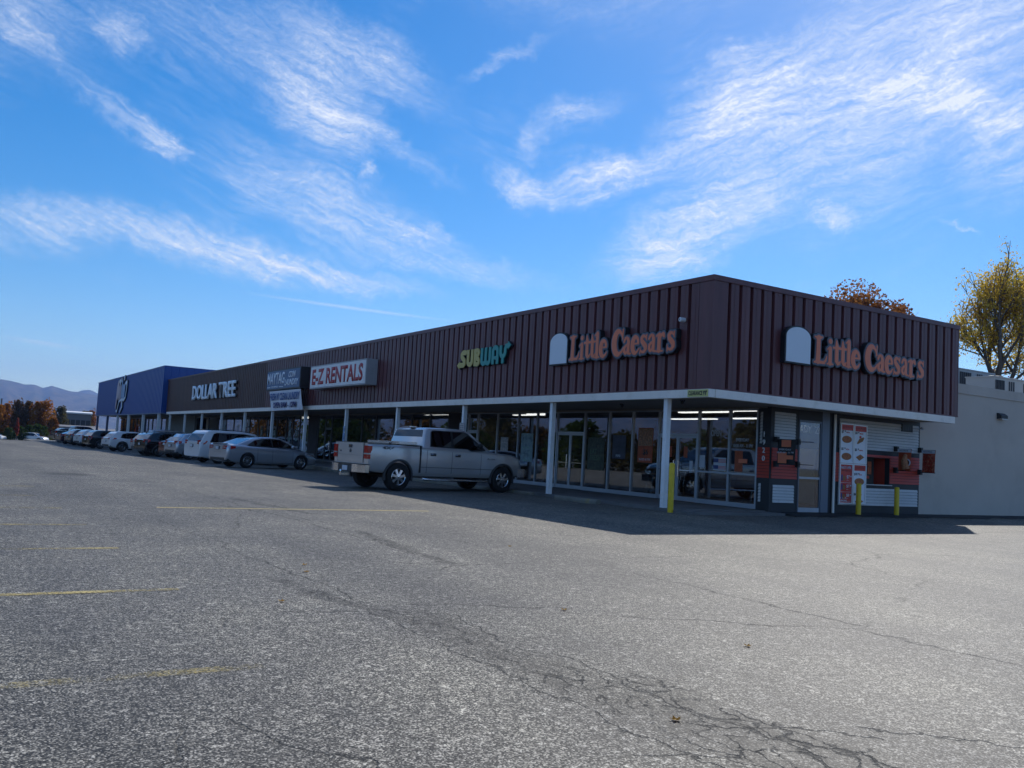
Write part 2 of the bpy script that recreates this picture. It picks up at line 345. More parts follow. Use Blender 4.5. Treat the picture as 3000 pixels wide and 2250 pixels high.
def contour_mesh(strokes, bbox, step, grow, z0, z1, mat_):
    """union of strokes -> outline (marching squares) -> extruded plate with clean edges"""
    x0, y0, x1, y1 = bbox; xs = np.arange(x0, x1+step, step); ys = np.arange(y0, y1+step, step)
    X, Y = np.meshgrid(xs, ys); D = sdf_caps(X, Y, strokes)-grow; I = D < 0
    segs = {}
    code = I[:-1, :-1]*1+I[:-1, 1:]*2+I[1:, 1:]*4+I[1:, :-1]*8
    T = {1: [(3, 0)], 2: [(0, 1)], 3: [(3, 1)], 4: [(1, 2)], 5: [(3, 2), (1, 0)], 6: [(0, 2)], 7: [(3, 2)], 8: [(2, 3)], 9: [(2, 0)], 10: [(0, 3), (2, 1)], 11: [(2, 1)], 12: [(1, 3)], 13: [(1, 0)], 14: [(0, 3)]}
    def key(j, i, e_): return (('h', j, i) if e_ == 0 else ('v', j, i+1) if e_ == 1 else ('h', j+1, i) if e_ == 2 else ('v', j, i))
    def pos(k):
        t, j, i = k
        if t == 'h': a, b_ = D[j, i], D[j, i+1]; f = a/(a-b_); return (xs[i]+f*step, ys[j])
        a, b_ = D[j, i], D[j+1, i]; f = a/(a-b_); return (xs[i], ys[j]+f*step)
    for j, i in zip(*np.nonzero((code > 0) & (code < 15))):
        for a, b_ in T[int(code[j, i])]: segs[key(j, i, a)] = key(j, i, b_)
    loops = []
    while segs:
        s0, nx = segs.popitem(); lp = [s0]
        while nx != s0 and nx in segs: lp.append(nx); nx = segs.pop(nx)
        pts = [pos(k) for k in lp]
        # simplify
        out = []
        n = len(pts)
        if n < 5: continue
        for i in range(n):
            a, b_, c = pts[i-1], pts[i], pts[(i+1) % n]
            ar = abs((b_[0]-a[0])*(c[1]-a[1])-(c[0]-a[0])*(b_[1]-a[1]))
            if ar > step*step*.012 or i % 4 == 0: out.append(b_)
        loops.append(out)
    cu = bpy.data.curves.new('c', 'CURVE'); cu.dimensions = '2D'; cu.fill_mode = 'BOTH'; cu.extrude = (z1-z0)/2
    for lp in loops:
        sp = cu.splines.new('POLY'); sp.points.add(len(lp)-1); sp.use_cyclic_u = True
        for q, pt in zip(sp.points, lp): q.co = (pt[0], pt[1], 0, 1)
    o = bpy.data.objects.new('c', cu); COL.objects.link(o)
    dg = bpy.context.evaluated_depsgraph_get(); me = bpy.data.meshes.new_from_object(o.evaluated_get(dg))
    bpy.data.objects.remove(o); bpy.data.curves.remove(cu)
    for v in me.vertices: v.co.z += (z0+z1)/2
    me.materials.clear(); me.materials.append(mat_); return me
def arc(cx, cy, rx, ry, a0, a1, r0, r1=None, n=16, mid=None):
    pts = []; rs = []
    for i in range(n+1):
        t = i/n; a = R_(a0+(a1-a0)*t); pts.append((cx+rx*math.cos(a), cy+ry*math.sin(a)))
        r1_ = r0 if r1 is None else r1; r = r0+(r1_-r0)*t
        if mid is not None: r = r+(mid-r)*math.sin(math.pi*t)
        rs.append(r)
    return (pts, rs)
G = {
 'L': (.78, [([(.24, .08), (.26, .94)], [.115, .10]), ([(.05, .95), (.47, .97)], [.035, .035]), ([(.14, .92), (.38, .94)], [.05, .05]), ([(.03, .035), (.62, .045)], [.038, .05]), ([(.13, .07), (.5, .06)], [.05, .045]), ([(.6, .06), (.70, .14), (.76, .30)], [.06, .05, .022])]),
 'i': (.44, [([(.22, .06), (.22, .60)], [.10, .095]), ([(.03, .56), (.22, .655)], [.028, .045]), ([(.04, .035), (.40, .035)], [.035, .035]), ([(.22, .87), (.22, .871)], [.105, .105])]),
 't': (.44, [([(.20, .20), (.20, .72), (.17, .93)], [.098, .092, .03]), ([(.0, .655), (.42, .665)], [.045, .045]), ([(.20, .18), (.27, .09), (.37, .10), (.43, .17)], [.098, .075, .05, .028])]),
 'l': (.44, [([(.22, .06), (.22, .96)], [.10, .095]), ([(.03, .90), (.22, 1.0)], [.028, .045]), ([(.04, .035), (.40, .035)], [.035, .035])]),
 'e': (.60, [arc(.31, .345, .21, .30, 75, 285, .07, .06, mid=.125), arc(.31, .42, .19, .225, 0, 80, .065, .07), ([(.10, .39), (.50, .40)], [.035, .035]), ([(.36, .065), (.47, .10), (.55, .20)], [.055, .045, .025])]),
 'C': (.86, [arc(.46, .50, .31, .435, 62, 298, .06, .06, mid=.165), ([(.58, .90), (.70, .80), (.78, .64)], [.06, .055, .03]), ([(.75, .62), (.77, .98)], [.028, .035]), ([(.6, .10), (.72, .16), (.82, .30)], [.06, .05, .022])]),
 'a': (.62, [([(.38, .12), (.40, .50)], [.095, .09]), ([(.10, .52), (.17, .62), (.27, .655), (.36, .61), (.40, .50)], [.055, .06, .055, .07, .09]), ([(.38, .40), (.24, .37), (.13, .28), (.12, .16), (.20, .08), (.32, .12)], [.04, .05, .07, .075, .065, .04]), ([(.38, .10), (.47, .05), (.58, .05)], [.08, .05, .03])]),
 's': (.54, [([(.42, .57), (.33, .645), (.22, .645), (.14, .56), (.17, .46), (.28, .37), (.39, .28), (.42, .17), (.34, .08), (.20, .055), (.09, .12)], [.035, .05, .065, .08, .09, .105, .105, .085, .065, .05, .035]), ([(.455, .49), (.46, .68)], [.022, .03]), ([(.06, .01), (.065, .22)], [.03, .022])]),
 'r': (.54, [([(.20, .06), (.20, .60)], [.10, .095]), ([(.02, .58), (.2, .66)], [.028, .045]), ([(.03, .035), (.40, .035)], [.035, .035]), ([(.24, .48), (.33, .61), (.43, .655)], [.04, .055, .06]), ([(.44, .61), (.47, .55)], [.075, .05])]),
}
def glyph_place(word, starts):
    out = []
    for ch, (xa, xb) in zip(word, starts):
        w, sts = G[ch]; k = (xb-xa)/w
        for pts, rs in sts:
            out.append(([(xa+x*k, y*GH) for x, y in pts], [r*(k*.5+GH*.5) for r in rs]))
    return out
GH = .745
# ------------------------------------------------------------------ ground
def asphalt():
    m = bpy.data.materials.new('worn_asphalt'); m.use_nodes = True; nt = m.node_tree; b = NB(nt); P = nt.nodes['Principled BSDF']
    tc = b.n('ShaderNodeTexCoord'); o = tc.outputs['Object']
    big = b.noise(o, .10, 4, .6); mid = b.noise(o, .8, 5, .65); fine = b.noise(o, 38, 3, .7)
    vo = b.n('ShaderNodeTexVoronoi'); vo.inputs['Scale'].default_value = 120; b.l(o, vo.inputs['Vector'])
    vsep = b.n('ShaderNodeSeparateColor'); b.l(vo.outputs['Color'], vsep.inputs[0])
    vo2 = b.n('ShaderNodeTexVoronoi'); vo2.inputs['Scale'].default_value = 27; b.l(o, vo2.inputs['Vector'])
    vs2 = b.n('ShaderNodeSeparateColor'); b.l(vo2.outputs['Color'], vs2.inputs[0])
    st = b.m('ADD', b.m('MULTIPLY', b.m('POWER', vsep.outputs[0], 1.6), .85), b.m('MULTIPLY', b.m('POWER', vs2.outputs[1], 7.), .30))
    base = b.ramp(st, [(0, (.010, .0095, .0085)), (.26, (.062, .058, .050)), (.56, (.192, .181, .157)), (1, (.62, .59, .52))])
    base = b.mix(1., base, b.ramp(b.mr(big, .35, .65), [(0, (.82, .82, .83)), (1, (1.15, 1.13, 1.08))]), 'MULTIPLY')
    base = b.mix(1., base, b.ramp(b.mr(mid, .3, .7), [(0, (.8, .8, .82)), (1, (1.15, 1.15, 1.12))]), 'MULTIPLY')
    lane = b.noise(b.mp(o, rot=(0, 0, .05), scale=(.05, .55, 1)), 1., 4, .6); drip = b.noise(o, 5.5, 2, .4)
    base = b.mix(1., base, b.ramp(b.mr(lane, .35, .65), [(0, (.80, .80, .81)), (1, (1.12, 1.11, 1.09))]), 'MULTIPLY')
    base = b.mix(b.m('MULTIPLY', b.mr(drip, .68, .76), b.mr(mid, .5, .6, 0., .55)), base, (.02, .02, .02, 1))
    # warp for cracks
    wv = b.vm('SUBTRACT', b.noise(o, 1.6, 4, .6, col=True), (.5, .5, .5)); wf = b.vm('SUBTRACT', b.noise(o, 12, 5, .75, col=True), (.5, .5, .5))
    ow = b.vm('ADD', o, b.vm('ADD', b.vm('MULTIPLY', wv, (.55, .55, 0)), b.vm('MULTIPLY', wf, (.10, .10, 0))))
    def band(x0, y0, x1, y1, hw, warp=True):
        L = math.hypot(x1-x0, y1-y0); a = math.atan2(y1-y0, x1-x0)
        q = b.mp(ow if warp else o, ((x0+x1)/2, (y0+y1)/2, 0), (0, 0, a), (L/2, hw, 1), 'TEXTURE')
        s = b.n('ShaderNodeSeparateXYZ'); b.l(q, s.inputs[0])
        u = b.m('ABSOLUTE', s.outputs[0]); v = b.m('ABSOLUTE', s.outputs[1])
        return b.m('MULTIPLY', b.mr(u, .8, 1., 1., 0.), b.mr(v, .35, 1., 1., 0., True))
    def line(x0, y0, x1, y1, hw=.02):
        L = math.hypot(x1-x0, y1-y0); a = math.atan2(y1-y0, x1-x0)
        q = b.mp(ow, ((x0+x1)/2, (y0+y1)/2, 0), (0, 0, a), (L/2, hw, 1), 'TEXTURE')
        s = b.n('ShaderNodeSeparateXYZ'); b.l(q, s.inputs[0])
        return b.m('MULTIPLY', b.mr(b.m('ABSOLUTE', s.outputs[0]), .9, 1., 1., 0.), b.mr(b.m('ABSOLUTE', s.outputs[1]), .1, 1., 1., 0.))
    ve = b.n('ShaderNodeTexVoronoi', feature='DISTANCE_TO_EDGE'); ve.inputs['Scale'].default_value = 6.5; b.l(b.mp(ow, rot=(0, 0, .15), scale=(.55, 1.25, 1)), ve.inputs['Vector'])
    ck = b.mr(ve.outputs[0], 0., .05, 1., 0.)
    vb = b.n('ShaderNodeTexVoronoi', feature='DISTANCE_TO_EDGE'); vb.inputs['Scale'].default_value = .22; b.l(ow, vb.inputs['Vector'])
    cb = b.m('MULTIPLY', b.mr(vb.outputs[0], 0., .0035, 1., 0.), b.mr(b.noise(o, .35, 3, .6), .45, .6))
    bands = None
    for a in CRACKS:
        v = band(*a); bands = v if bands is None else b.m('MAXIMUM', bands, v)
    lines = cb
    for a in CLINES: lines = b.m('MAXIMUM', lines, line(*a))
    crack = b.m('MAXIMUM', b.m('MULTIPLY', b.m('MULTIPLY', bands, ck), b.mr(b.noise(o, 2.4, 4, .7), .42, .6, .0, 1.)), b.m('MULTIPLY', lines, .68), clamp=True)
    stain = b.m('MULTIPLY', bands, b.mr(b.noise(o, 4.5, 6, .75), .38, .62, .1, .9))
    for (x, y, r, k) in STAINS:
        q = b.mp(ow, (x, y, 0), (0, 0, 0), (r, r*.6, 1), 'TEXTURE')
        stain = b.m('MAXIMUM', stain, b.mr(b.vm('LENGTH', q, out=1), .3, 1., k, 0., True))
    base = b.mix(stain, base, b.mix(1., base, (.30, .29, .28, 1), 'MULTIPLY'))
    base = b.mix(crack, base, (.008, .008, .008, 1))
    b.l(base, P.inputs['Base Color'])
    P.inputs['Roughness'].default_value = .62; P.inputs['Specular IOR Level'].default_value = ASPH_SPEC
    h = b.m('SUBTRACT', b.m('ADD', b.m('MULTIPLY', st, 1.), b.m('MULTIPLY', fine, .5)), b.m('MULTIPLY', crack, 2.5))
    bp = b.n('ShaderNodeBump'); bp.inputs['Strength'].default_value = .75; bp.inputs['Distance'].default_value = .008
    b.l(h, bp.inputs['Height']); b.l(bp.outputs[0], P.inputs['Normal'])
    return m
CRACKS = [(9.4, -12.7, 14.2, -12.55, .30), (11.8, -12.3, 14.2, -12.2, .22), (3.2, -10.5, 7.2, -10.95, .16), (7.6, -13.2, 9.8, -12.8, .12), (-3.5, -10.6, .5, -10.2, .16)]
CLINES = [(1.5, -13.1, 9.6, -12.75, .011), (9.3, -12.95, 14.2, -12.9, .012), (9.6, -12.4, 14.2, -12.3, .011), (8.0, -9.0, 11.2, -9.15, .018), (13.1, -11.75, 14.2, -10.9, .016), (9.3, -12.5, 9.75, -11.3, .016), (11.9, -14.6, 12.8, -14.2, .014), (9.5, -13.0, 9.3, -13.6, .016), (12.7, -12.6, 13.3, -11.8, .014), (-6, -11.0, 7.2, -10.8, .018), (5.2, -9.5, 3.4, -9.7, .014), (-4, -12, 3, -10.3, .02), (5.2, 1.6, 7.5, 9.5, .03), (4.6, -2.5, 3.2, 10.5, .03), (13.0, -13.1, 13.8, -12.2, .012)]
STAINS = [(-12.5, -12.9, 1.5, .85), (-21, -14.8, 2.2, .45), (-9.5, -11.6, 1.2, .3), (2.0, -13.2, 1.4, .18), (-3.2, -13.4, 1.2, .2)]
ASPH_SPEC = .22
M['asphalt'] = asphalt()
M['asphalt2'] = mat('far_asphalt', (.09, .09, .092), .8, var=.2, vscale=.2)
M['field'] = mat('dry_ground', (.085, .08, .045), .95, var=.35, vscale=.02)
M['line'] = mat('worn_yellow_paint', (.40, .32, .12), .6, 0, .3, .1, 2)
# worn paint: bare asphalt shows through where the noise is low
def worn_line_mat(lo=.49, hi=.64):
    m = mat('worn_yellow_paint', (.40, .32, .12), .6, 0, .3, .1, 2); nt = m.node_tree; b = NB(nt); P = nt.nodes['Principled BSDF']
    tc = b.n('ShaderNodeTexCoord'); n = b.noise(tc.outputs['Object'], 45, 3, .7); n2 = b.noise(tc.outputs['Object'], 1.3, 4, .6)
    a = b.mr(b.m('ADD', b.m('MULTIPLY', n, .5), b.m('MULTIPLY', n2, .6)), lo, hi, 0., 1.)
    b.l(a, P.inputs['Alpha']); return m
M['line'] = worn_line_mat()
def ground_grid(name, xs, ys, zf, keep, m, skirt=None):
    vs = []; idx = {}
    for j, y in enumerate(ys):
        for i, x in enumerate(xs): idx[(i, j)] = len(vs); vs.append((x, y, zf(x, y)))
    fs = []
    for j in range(len(ys)-1):
        for i in range(len(xs)-1):
            if keep((xs[i]+xs[i+1])/2, (ys[j]+ys[j+1])/2): fs.append((idx[(i, j)], idx[(i+1, j)], idx[(i+1, j+1)], idx[(i, j+1)]))
    me = bpy.data.meshes.new(name); me.from_pydata(vs, [], fs); me.materials.append(m)
    bm = bmesh.new(); bm.from_mesh(me); bmesh.ops.delete(bm, geom=[v for v in bm.verts if not v.link_faces], context='VERTS')
    if skirt is not None:
        be = [e_ for e_ in bm.edges if e_.is_boundary]
        r = bmesh.ops.extrude_edge_only(bm, edges=be)
        for v in [g for g in r['geom'] if isinstance(g, bmesh.types.BMVert)]: v.co.z = skirt
    bm.to_mesh(me); bm.free(); me.shade_smooth(); me.set_sharp_from_angle(angle=R_(30))
    return link(name, me)
def lotz(x, y):
    z = gz(x)
    # ramp of asphalt up to the foot of the drive-through wall
    if x > -1.2 and y > 3.3:
        z += .06*max(0, 1-abs(x+1.15)/1.2)
    return z
xs = [-112, -105, -98]+[-95+3*i for i in range(25)]+[-20+.5*i for i in range(60)]+[11+4*i for i in range(18)]
ys = [-110+6*i for i in range(17)]+[-8]+[-7+1*i for i in range(22)]+[15.5+5*i for i in range(9)]
ys = sorted(set(ys))
lot = ground_grid('parking_lot', xs, ys, lotz, lambda x, y: not (x < -98 and y < -8), M['asphalt'], -2.2)
tag(lot, kind='structure')
N = 96
vs = [(0, 0, -1.7)]+[(math.cos(2*math.pi*k/N)*r, math.sin(2*math.pi*k/N)*r, -1.7) for r in (9600,) for k in range(N)]
me = bpy.data.meshes.new('ground'); me.from_pydata(vs, [], [(0, k+1, (k+1) % N+1) for k in range(N)]); me.materials.append(M['field'])
tag(link('ground', me), kind='structure')
b_ = MB(); b_.box(-182, -140, -70, 8, -1.75, -1.5); tag(b_.build('road', M['asphalt2']), kind='structure')
b_ = MB(); b_.box(-330, -190, -40, 60, -1.8, -1.55); tag(b_.build('far_road', M['asphalt2']), kind='structure')
# mountains: polar height field on the horizon
def mountains():
    azs = [-172+1.0*i for i in range(84)]+[-88+.15*i for i in range(70)]+[-77+1.5*i for i in range(8)]
    ridge = [(-88.5, 2.55), (-87.9, 2.5), (-87.4, 2.45), (-86.7, 2.3), (-86.2, 2.36), (-85.75, 2.18), (-85.3, 2.36), (-84.8, 2.2), (-84.3, 2.12), (-83, 2.0), (-80, 1.9), (-60, 1.5)]
    def rel(a):
        if a < -88.5: return 2.4+.9*math.sin((a+88.5)*.11)**2+.25*mnoise.noise(Vector((a*.5, 3, 0)))
        for (a0, e0), (a1, e1) in zip(ridge, ridge[1:]):
            if a0 <= a <= a1: return e0+(e1-e0)*(a-a0)/(a1-a0)
        return 1.5
    for name, R0, R1, k, add in (('mountain_ridge', 5600, 7600, 1., 0), ('far_mountain_ridge', 7900, 9000, 1., .0)):
        vs = []; fs = []; nr = 26
        for i, a in enumerate(azs):
            el = rel(a) if R0 < 7000 else (1.7+.75*math.exp(-((a+83.4)/1.0)**2)+.2*math.sin(a*.4))
            H = R1*math.tan(R_(el))
            for j in range(nr):
                t = j/(nr-1); r = R0+(R1-R0)*t
                sp = mnoise.fractal(Vector((a*.55, t*3.2, 7 if R0 < 7000 else 3)), 1., 2., 6)
                sp2 = mnoise.fractal(Vector((a*2.2, t*5, 2)), 1., 2., 4)
                h = -2+H*(t**.8)*(1+(.30*sp+.10*sp2)*(1-t)*1.6)+(6*sp2 if t > .95 else 0)
                vs.append((16+r*math.sin(R_(a)), -16+r*math.cos(R_(a)), h))
        for i in range(len(azs)-1):
            for j in range(nr-1): fs.append((i*nr+j, i*nr+j+1, (i+1)*nr+j+1, (i+1)*nr+j))
        me = bpy.data.meshes.new(name); me.from_pydata(vs, [], fs); me.materials.append(M['hill']); me.shade_smooth()
        tag(link(name, me), kind='structure')
M['hill'] = mat('wooded_hillside', (.10, .075, .04), .95, 0, 0, .55, .012, dirt=((.045, .06, .03), .004, .8), sc=(1, 1, 2.2))
mountains()
# yellow stall lines (paint, 4 mm above)
def stall(x, y0, y1, w=.11, m=None):
    b_ = MB(); n = 12
    for i in range(n):
        a, c = y0+(y1-y0)*i/n, y0+(y1-y0)*(i+1)/n
        b_.quad((x-w/2, a, .004), (x+w/2, a, .004), (x+w/2, c, .004), (x-w/2, c, .004))
    tag(b_.build('stall_marking', m or M['line']), kind='structure')
for x, y0, y1 in ((2.6, -19.6, -14.16), (5.27, -19.6, -14.14), (8.18, -19.6, -14.1), (-.15, -19.6, -14.2), (-3.0, -19.6, -14.2), (-5.9, -19.6, -14.2)): stall(x, y0, y1)
stall(10.95, -19.6, -14.2, .12, worn_line_mat(.56, .76)); stall(-.57, -12.66, -7.3, .13, worn_line_mat(.36, .52))
# sidewalk with kerb
b_ = MB(); b_.box(-66.4, -1.25, .02, 3.5, -.9, .088); b_.box(-1.25, -.55, .02, 3.5, -.4, .07); tag(b_.build('sidewalk', M['conc']), kind='structure')
b_ = MB(); b_.box(-108, -66.4, -.3, 2.5, -.9, .05); tag(b_.build('sidewalk', M['conc']), kind='structure')
for i in range(22):
    x1 = -7.6-2.67*i; b_ = MB(); b_.prism([(-.14, -.6), (.016, -.6), (.016, .094), (-.10, .094), (-.14, .05)], 'x', x1-2.655, x1)
    o = b_.build('kerb', M['curb']); tag(o, kind='structure')
# darker patched strip along the foot of the drive-through wall
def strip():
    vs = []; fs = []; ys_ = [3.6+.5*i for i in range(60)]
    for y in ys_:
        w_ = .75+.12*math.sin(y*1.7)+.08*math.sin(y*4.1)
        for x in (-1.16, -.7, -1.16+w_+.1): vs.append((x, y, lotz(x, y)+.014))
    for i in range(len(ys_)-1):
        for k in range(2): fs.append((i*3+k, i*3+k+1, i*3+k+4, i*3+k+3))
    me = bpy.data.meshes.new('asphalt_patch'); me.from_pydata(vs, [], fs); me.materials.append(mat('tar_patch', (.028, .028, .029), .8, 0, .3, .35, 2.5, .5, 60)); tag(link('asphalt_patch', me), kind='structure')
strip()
# wheel stops
def wheel_stop(x, y, rz, label):
    b_ = MB(); b_.prism([(-.09, 0), (.09, 0), (.085, .07), (.05, .13), (-.05, .13), (-.085, .07)], 'x', -.95, .95)
    o = b_.build('wheel_stop', M['curb'], loc=(x, y, gz(x)), rot=(0, 0, rz)); tag(o, label, 'wheel stop', 'concrete wheel stops along the kerb')
wheel_stop(-4.75, -.42, R_(3), 'weathered concrete wheel stop on the asphalt between the two white posts')
# ------------------------------------------------------------------ strip mall
mall = empty('strip_mall', (0, 0, 0), 0, 'long low strip mall with maroon ribbed metal fascia and shop windows', 'building')
mall['kind'] = 'thing'
ZB, ZT, HT = 2.95, 3.16, 6.03
def panel_mesh(m, z0, z1, p=.4):
    b_ = MB(); pr_ = [(0, .085), (.09, .085), (.108, 0), (.385, 0), (p-.001, .085)]
    for (xa, ya), (xb, yb) in zip(pr_, pr_[1:]):
        b_.quad((xa, ya, z0), (xb, yb, z0), (xb, yb, z1), (xa, ya, z1))
    # small stiffening bead in the flat of the rib
    b_.prism([(.235, -.006), (.27, -.006), (.262, .004), (.243, .004)], 'z', z0+.002, z1-.002)
    return b_.mesh([m], 'fascia_panel')
pm, pb = panel_mesh(M['maroon'], ZT, 5.93), panel_mesh(M['brown'], ZT, 5.93)
for i in range(165):
    x = -.5-.4*(i+1); link('fascia_panel', pm if x > -37.6 else pb, mall, (x, 0, 0))
pmB = panel_mesh(M['maroon'], ZT, 5.93, .4)
for i in range(25):
    link('fascia_panel', pmB, mall, (0, .5+.4*i, 0), (0, 0, R_(90)))
b_ = MB()  # plain corner trim, returns and backing
b_.prism([(-.5, 0), (0, 0), (0, .5), (-.06, .5), (-.06, .06), (-.5, .06)], 'z', ZT, 5.93)
b_.build('corner_trim', M['maroon'], mall)
b_ = MB(); b_.box(-.05, 0, 10.5, 10.54, ZT, 5.93); b_.build('end_trim', M['maroon'], mall)
b_ = MB(); b_.box(-66.4, -.10, .095, .15, ZT, 5.95); b_.box(-.15, -.095, .15, 10.48, ZT, 5.95); b_.build('fascia_backing', M['groove'], mall)
b_ = MB(); b_.box(-1.4, -.055, 10.48, 10.535, ZT, 5.9); b_.build('fascia_return', M['maroon'], mall)
for i in range(12):   # coping along the top
    x1 = .025-5.54*i; b_ = MB(); b_.box(x1-5.536, x1, -.03, .16, 5.90, 6.035 if x1 > -38 else 6.02); b_.build('fascia_coping', M['maroon'] if x1 > -38 else M['brown'], mall)
b_ = MB(); b_.box(-.16, .03, .162, 10.56, 5.90, 6.034); b_.build('fascia_coping', M['maroon'], mall)
b_ = MB(); b_.box(-66.4, -.0, -.012, .0, ZT, ZT+.035); b_.box(0, .012, -.012, 10.54, ZT, ZT+.035); b_.build('drip_edge', M['maroon'], mall)
for i in range(11):   # white beam in lengths, fine joints
    x1 = .012-6.0*i; x0 = max(x1-5.99, -66.4); b_ = MB(); b_.box(x0, x1, -.035, .16, ZB, ZT-.004); b_.build('beam', M['white'], mall)
b_ = MB(); b_.box(-.16, .035, .165, 5.9, ZB-.0, ZT-.004); b_.build('beam', M['white'], mall)
b_ = MB(); b_.box(-.16, .035, 5.91, 10.34, ZB, ZT-.004); b_.build('beam', M['white'], mall)
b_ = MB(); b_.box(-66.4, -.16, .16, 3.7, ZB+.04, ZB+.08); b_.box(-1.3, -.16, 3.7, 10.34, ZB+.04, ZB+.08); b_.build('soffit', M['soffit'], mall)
b_ = MB(); b_.box(-66.4, -.2, .2, 10.45, 5.1, 5.2); b_.build('roof', M['roof'], mall)
b_ = MB(); b_.box(-66.4, -1.2, 10.45, 34, 4.1, 4.2); b_.build('roof', M['roof'], mall)
for i, x in enumerate([-1.70, -7.02, -12.74, -18.55, -24.37, -30.21, -36.05, -41.88, -47.71, -53.55, -59.38, -65.2]):
    b_ = MB(); b_.box(x-.07, x+.07, .08, .22, .0, ZB); o = b_.build('post', M['post'], mall)
# walls
b_ = MB(); b_.box(-1.35, -1.15, 10.36, 34, -.3, 4.1); b_.build('block_wall', M['wall'], mall)
b_ = MB(); b_.box(-1.37, -1.12, 10.36, 34, 4.1, 4.42); b_.build('parapet', M['wall'], mall)
b_ = MB(); b_.box(-66.4, -1.35, 33.8, 34, -.3, 4.4); b_.build('rear_wall', M['wall'], mall)
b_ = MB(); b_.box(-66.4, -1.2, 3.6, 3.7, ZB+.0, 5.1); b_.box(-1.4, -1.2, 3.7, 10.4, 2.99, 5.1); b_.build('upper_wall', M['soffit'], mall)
# interior shell
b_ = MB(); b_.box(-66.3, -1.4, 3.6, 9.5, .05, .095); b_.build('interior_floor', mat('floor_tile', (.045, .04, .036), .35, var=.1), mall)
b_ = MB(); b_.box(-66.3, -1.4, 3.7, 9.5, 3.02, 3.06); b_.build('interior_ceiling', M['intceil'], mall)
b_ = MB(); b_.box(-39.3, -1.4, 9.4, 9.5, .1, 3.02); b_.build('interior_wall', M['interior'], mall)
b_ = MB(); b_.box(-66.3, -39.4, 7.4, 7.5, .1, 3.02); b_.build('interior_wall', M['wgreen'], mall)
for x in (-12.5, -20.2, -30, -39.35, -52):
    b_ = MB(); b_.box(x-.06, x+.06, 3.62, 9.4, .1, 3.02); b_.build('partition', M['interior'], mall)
lt = MB(); lt.box(-1.2, 1.2, -.10, .10, -.035, 0); ltm = lt.mesh([M['lite']], 'ceiling_light')
for x, y in [(-2.75, 4.9), (-5.6, 5.3), (-2.9, 6.4), (-6.1, 8.4), (-9.6, 8.6), (-15, 5.2), (-16.9, 5.7), (-15.5, 7.4), (-24.1, 4.8), (-45, 5.5), (-48, 6.5)]:
    link('ceiling_light', ltm, mall, (x, y, 3.012))
# storefront
FY = 3.5
def frame_bar(x0, x1, z0, z1, m=None, y0=FY, y1=FY+.1, name='mullion'):
    b_ = MB(); b_.box(x0, x1, y0, y1, z0, z1); return b_.build(name, m or M['alu'], mall)
def pane(x0, x1, z0, z1, y=FY+.045, parent=None):
    b_ = MB(); b_.box(x0, x1, y, y+.008, z0, z1); return b_.build('pane', M['pane'], parent or mall)
def glazing(xs_, doors=(), bars=(), z0=.1, z1=2.93, fm=None):
    """xs_: mullion x positions right to left"""
    for i, x in enumerate(xs_): frame_bar(x-.03, x+.03, z0, z1, fm)
    for i in range(len(xs_)-1):
        b1, a1 = xs_[i]-.03, xs_[i+1]+.03
        if i in doors:
            zt = 2.14; frame_bar(a1, b1, zt, zt+.05, fm, name='door_head'); frame_bar(a1, b1, z1-.04, z1, fm, name='head_rail')
            pane(a1, b1, zt+.05, z1-.04)
            mid = (a1+b1)/2
            leaves = [(a1+.004, mid-.004), (mid+.004, b1-.004)] if b1-a1 > 1.3 else [(a1+.004, b1-.004)]
            for n_, (p, q) in enumerate(leaves):
                d = MB(); y0, y1 = FY+.02, FY+.075
                d.box(p, p+.06, y0, y1, z0+.01, zt-.006); d.box(q-.06, q, y0, y1, z0+.01, zt-.006); d.box(p+.06, q-.06, y0, y1, z0+.01, z0+.14); d.box(p+.06, q-.06, y0, y1, zt-.08, zt-.006)
                dd = d.build('door', fm or M['alu'], mall)
                pb_ = MB(); pb_.box(p+.06, q-.06, y0+.02, y0+.028, z0+.14, zt-.08); pb_.build('pane', M['pane'], dd)
                h = MB(); hx = q-.1 if n_ == 0 else p+.1
                h.tube([(hx, y0-.001, 1.35), (hx, y0-.06, 1.35), (hx, y0-.06, .85), (hx, y0-.001, .85)], .014, 6); h.box(p+.06, q-.06, y0-.03, y0-.01, 1.04, 1.07)
                h.build('door_handle', M['chrome'], dd)
        else:
            frame_bar(a1, b1, z0, z0+.13, fm, name='sill_rail'); frame_bar(a1, b1, z1-.04, z1, fm, name='head_rail')
            if i in bars:
                frame_bar(a1, b1, 1.03, 1.08, fm, name='cross_bar'); pane(a1, b1, z0+.13, 1.03); pane(a1, b1, 1.08, z1-.04)
            else: pane(a1, b1, z0+.13, z1-.04)
darkalu = mat('dark_bronze_frame', (.10, .10, .105), .4, .4)
glazing([-1.65, -2.73, -4.01, -5.82, -7.14, -8.41, -9.82, -11.55, -12.94, -14.29, -15.94, -17.57, -18.42, -19.02], doors=(2, 6, 11), bars=(0, 1))
glazing([-20.28, -22.16, -24.18, -26.3, -28.57, -30.52, -32.8, -35.17, -36.2, -37.5], doors=(7,), fm=darkalu)
glazing([-39.26, -41.0, -42.4, -43.8, -45.9, -48.2, -50.4, -52.6, -54.8, -57.2, -59.6, -62.2, -65.6], doors=(4, 7), fm=darkalu)
